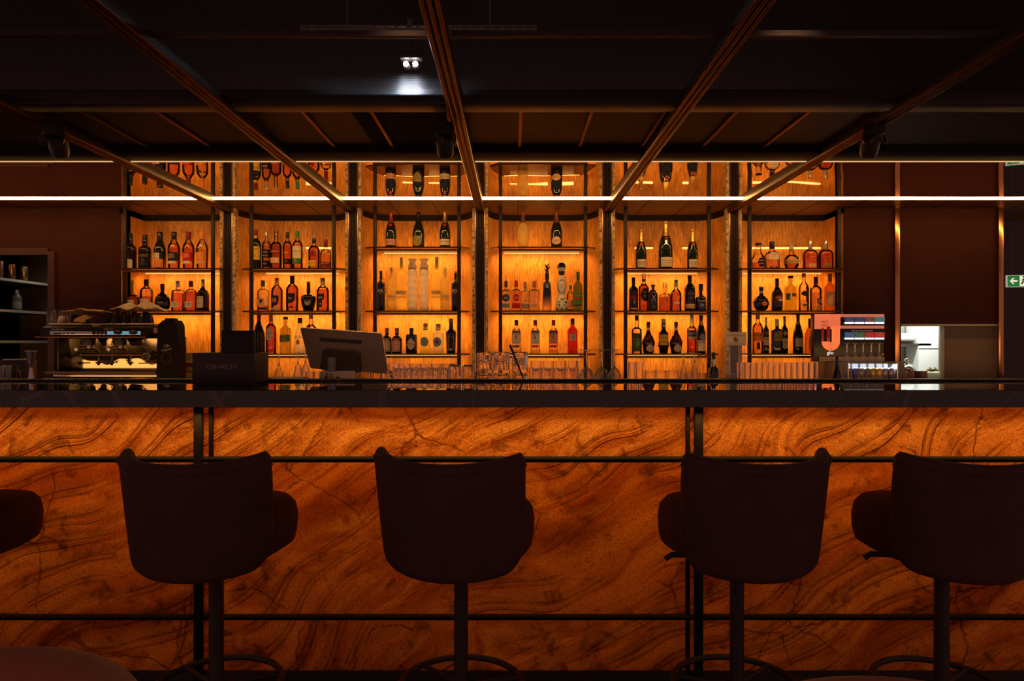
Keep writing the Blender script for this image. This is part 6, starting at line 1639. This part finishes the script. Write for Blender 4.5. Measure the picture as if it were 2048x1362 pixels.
obj('heading', MB().text('WKLADY NIKOTYNOWE', (dx(1729), -.0615, dz(661.5)), .012, dx(1751) - dx(1708)), pmat('heading_print', (0.5, 0.4, 0.4), 0.5, emit=(0.5, 0.35, 0.35), es=0.25), t, 0)
mb = MB().box(((dx(1643) + dx(1774)) / 2, -.0625, (dz(714) + dz(723)) / 2), (dx(1774) - dx(1643), .003, dz(714) - dz(723))).text('Ten wyrob tytoniowy szkodzi Twojemu zdrowiu i powoduje uzaleznienie.', (dx(1709), -.0645, dz(718.7)), .011, dx(1771) - dx(1646), 1)
obj('warning_strip', mb, [pmat('warning_cream', (0.42, 0.30, 0.22), 0.6), MC['text']], t, 0)
M_SHL = pmat('pack_shelf_light', (0.9, 0.9, 1), 0.4, emit=(0.92, 0.88, 1.0), es=1.2)
obj('orange_dot', MB().tube([(dx(1771) + .007 * math.cos(q), -.0615, dz(709) + .007 * math.sin(q)) for q in [2 * PI * k / 16 for k in range(16)]], .0012, 6, closed=True), M_CORAL, t)
for k, py in enumerate((648, 679.5)):
    obj('light_rail', MB().box(((dx(1692) + dx(1773)) / 2, -.068, dz(py)), (dx(1773) - dx(1692), .012, .0028)), MC['ink'], t)
    for j in range(4):
        xa = dx(1692) + (dx(1773) - dx(1692)) * j / 4; xb = dx(1692) + (dx(1773) - dx(1692)) * (j + 1) / 4
        obj('price_light', MB().box(((xa + xb) / 2, -.072, dz(py - 2.4)), (xb - xa - .008, .006, dz(py - 4.2) - dz(py - .6))), M_SHL, t)
packs = [[('dark blue', (0.03, 0.05, 0.14), 'virto'), ('dark blue', (0.03, 0.05, 0.14), 'virto'), ('brown', (0.14, 0.06, 0.05), 'virto'), ('teal', (0.05, 0.22, 0.22), 'virto')],
         [('blue', (0.04, 0.10, 0.26), 'ivo'), ('green', (0.04, 0.13, 0.06), 'ivo'), ('red', (0.42, 0.02, 0.03), 'ivo'), ('red and yellow', (0.42, 0.03, 0.03), 'ivo')]]
for r_, (py0, py1) in enumerate(((634.5, 643.5), (664.5, 675))):
    for j, (nm, c_, tx) in enumerate(packs[r_]):
        xa = dx(1692.5) + (dx(1773) - dx(1692.5)) * j / 4; xb = dx(1692.5) + (dx(1773) - dx(1692.5)) * (j + 1) / 4 - .006
        h = dz(py0) - dz(py1)
        mb = MB().box((0, 0, h / 2), (xb - xa, .018, h), bevel=.0012)
        mb.text(tx, (-(xb - xa) * .12, -.0096, h * .68), h * .26, (xb - xa) * .5, 1)
        mb.box((0, -.0093, h * .3), ((xb - xa) * .8, .0006, h * .06), 1)
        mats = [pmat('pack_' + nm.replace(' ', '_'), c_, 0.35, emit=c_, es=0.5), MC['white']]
        if 'yellow' in nm: mb.lathe([(h * .3, -.0093), (h * .3, -.0098)], 16, axis='Y', c=(0, 0, h * .68), mi=2); mats.append(MC['yellow'])
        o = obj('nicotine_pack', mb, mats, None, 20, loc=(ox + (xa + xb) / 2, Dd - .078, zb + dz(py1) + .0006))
        tag(o, nm + ' nicotine pack in the lit display, ' + ('upper' if r_ == 0 else 'lower') + ' row, ' + ORD[j] + ' from the left', 'pack', 'nicotine packs in the display')

# ------------------------------------------------------------------ kitchen hatch contents
ZH = .96
struct('trim_8', MB().box(((X(1798, 5.9) + X(1886, 5.9)) / 2, 6.05, ZH - .01), (X(1886, 5.9) - X(1798, 5.9) + .3, .66, .02)), pmat('hatch_sill', (0.45, 0.42, 0.36), 0.4))
Dh = 6.05
def egg(px, c_, lab, k):
    R = 7.6 * 5.86 / FPX
    o = obj('brown_cup', MB().lathe([(R * .62, 0), (R * .9, .012), (R, .035), (R * .96, .055), (R * .86, Z(742, 5.86) - ZH), (R * .78, Z(742, 5.86) - ZH), (R * .8, .03), (.003, .02)], 24), c_, None, 50, loc=(X(px, 5.86), 5.86, ZH + .0005))
    tag(o, lab, 'cup', 'brown cups in the kitchen hatch')
mc1 = pmat('terracotta', (0.30, 0.14, 0.08), 0.5); mc2 = pmat('dark_clay', (0.06, 0.035, 0.03), 0.5)
egg(1805, mc1, 'terracotta cup in the kitchen hatch, nearest the copper strip', 0)
egg(1820, mc1, 'terracotta cup in the kitchen hatch, before the cloche', 1)
egg(1834, mc2, 'dark clay cup in the kitchen hatch, between terracotta cups', 2)
egg(1847, mc1, 'terracotta cup in the kitchen hatch, last of the row', 3)
t = thing('cloche', 'shiny steel food cloche with ball knob in the kitchen hatch', 'cloche', (X(1813, Dh), Dh, ZH + .0005))
R = 19 * Dh / FPX; H = Z(726, Dh) - ZH
obj('dome', MB().lathe([(R, 0), (R * 1.02, .004), (R * .99, H * .3), (R * .88, H * .62), (R * .62, H * .87), (R * .3, H * .97), (.004, H)], 32), pmat('cloche_steel', (0.8, 0.78, 0.72), 0.08, 1.0), t, 60)
obj('knob', MB().lathe([(.006, H), (.006, H + .008), (.016, H + .016), (.02, H + .028), (.014, H + .04), (.002, H + .043)], 20), MATS['cloche_steel'], t, 60)
t = thing('plate_stack', 'pale plate with folded napkin in the kitchen hatch', 'plate', (X(1862, Dh), Dh, ZH + .0005))
obj('plate', MB().lathe([(.05, 0), (.09, .06), (.115, .075), (.112, .079), (.06, .065), (.002, .06)], 32), pmat('plate_cream', (0.55, 0.5, 0.38), 0.3), t, 50)
mb = MB()
for k in range(6): mb.box((-.04 + .015 * k, -.02, .09 + .006 * (k % 3)), (.05, .012, .012), rot=Matrix.Rotation(math.radians(30 * (k % 3) - 20), 3, 'Y'))
obj('napkin', mb, pmat('napkin_gold', (0.55, 0.42, 0.18), 0.7), t)
# kitchen fittings seen through the hatch
zk = ZH
o = obj('fridge', MB().box((X(1857, 6.3), 6.40, 1.05), (X(1879, 6.3) - X(1838, 6.3), .20, 1.5), bevel=.006).box((X(1857, 6.3), 6.298, Z(696.5, 6.30) + .30), (X(1878, 6.3) - X(1838, 6.3), .006, .003), 1), [pmat('fridge_white', (0.88, 0.88, 0.84), 0.35), MC['grey']], None, 30); o.location = (0, 0, -.30)
tag(o, 'tall white kitchen cupboard seen through the hatch', 'cupboard')
t = thing('wall_shelf', 'steel kitchen shelf with paper roll seen through the hatch', 'shelf', (X(1813, 6.40), 6.40, Z(687, 6.40)))
obj('shelf_board', MB().box((0, 0, -.01), (.34, .20, .02)), M_STEELR, t)
o = obj('paper_roll', MB().lathe([(.048, -.07), (.048, .07)], 24, axis='X'), pmat('paper_white', (0.7, 0.7, 0.66), 0.8), None, 50, loc=(X(1808, 6.38), 6.38, Z(687, 6.4) + .0485))
tag(o, 'white paper roll on the kitchen shelf behind the hatch', 'paper roll')

# ------------------------------------------------------------------ exit sign, far right corridor
De2 = 6.3
a, b = P(2017, 551, De2), P(2062, 573, De2)
t = thing('exit_sign', 'green emergency exit sign with arrow and running figure, at the right edge', 'sign', ((a.x + b.x) / 2, De2, (a.z + b.z) / 2), math.radians(-8))
w, h = b.x - a.x, a.z - b.z
obj('sign_box', MB().box((0, .012, 0), (w + .012, .024, h + .01), bevel=.003), pmat('sign_rim', (0.8, 0.8, 0.75), 0.4, emit=(0.8, 0.85, 0.75), es=0.35), t)
obj('green_field', MB().box((0, -.001, 0), (w, .004, h)), pmat('exit_green', (0.01, 0.12, 0.03), 0.4, emit=(0.012, 0.16, 0.035), es=0.8), t)
mb = MB()
ax = -w * .27
mb.prism([(ax - .03, 0), (ax - .004, .028), (ax + .010, .028), (ax - .008, .008), (ax + .034, .008), (ax + .034, -.008), (ax - .008, -.008), (ax + .010, -.028), (ax - .004, -.028)], -.0045, -.0032, axis='Y')
obj('arrow', mb, pmat('sign_light', (0.8, 0.85, 0.75), 0.4, emit=(0.75, 0.85, 0.7), es=0.75), t, 0)
obj('door_field', MB().box((w * .16, -.0035, 0), (w * .34, .002, h * .92)), MATS['sign_light'], t, 0)
mb = MB().tube([(w * .14, -.006, .022), (w * .17, -.006, .002), (w * .10, -.006, -.012), (w * .06, -.006, -.03)], .006, 8).tube([(w * .17, -.006, .002), (w * .22, -.006, -.014), (w * .21, -.006, -.036)], .006, 8).tube([(w * .08, -.006, .004), (w * .13, -.006, .018), (w * .20, -.006, .012), (w * .24, -.006, .018)], .0045, 8).lathe([(.001, -.001), (.009, -.0005), (.009, .0005), (.001, .001)], 12, axis='Y', c=(w * .15, -.006, .036))
obj('running_figure', mb, pmat('figure_green', (0.005, 0.06, 0.02), 0.5), t, 0)
obj('hanger', MB().tube([(-w * .3, .012, h / 2), (-w * .3, .012, 2.9 - (a.z + b.z) / 2)], .004, 6).tube([(w * .3, .012, h / 2), (w * .3, .012, 2.9 - (a.z + b.z) / 2)], .004, 6), M_BLACK, t)
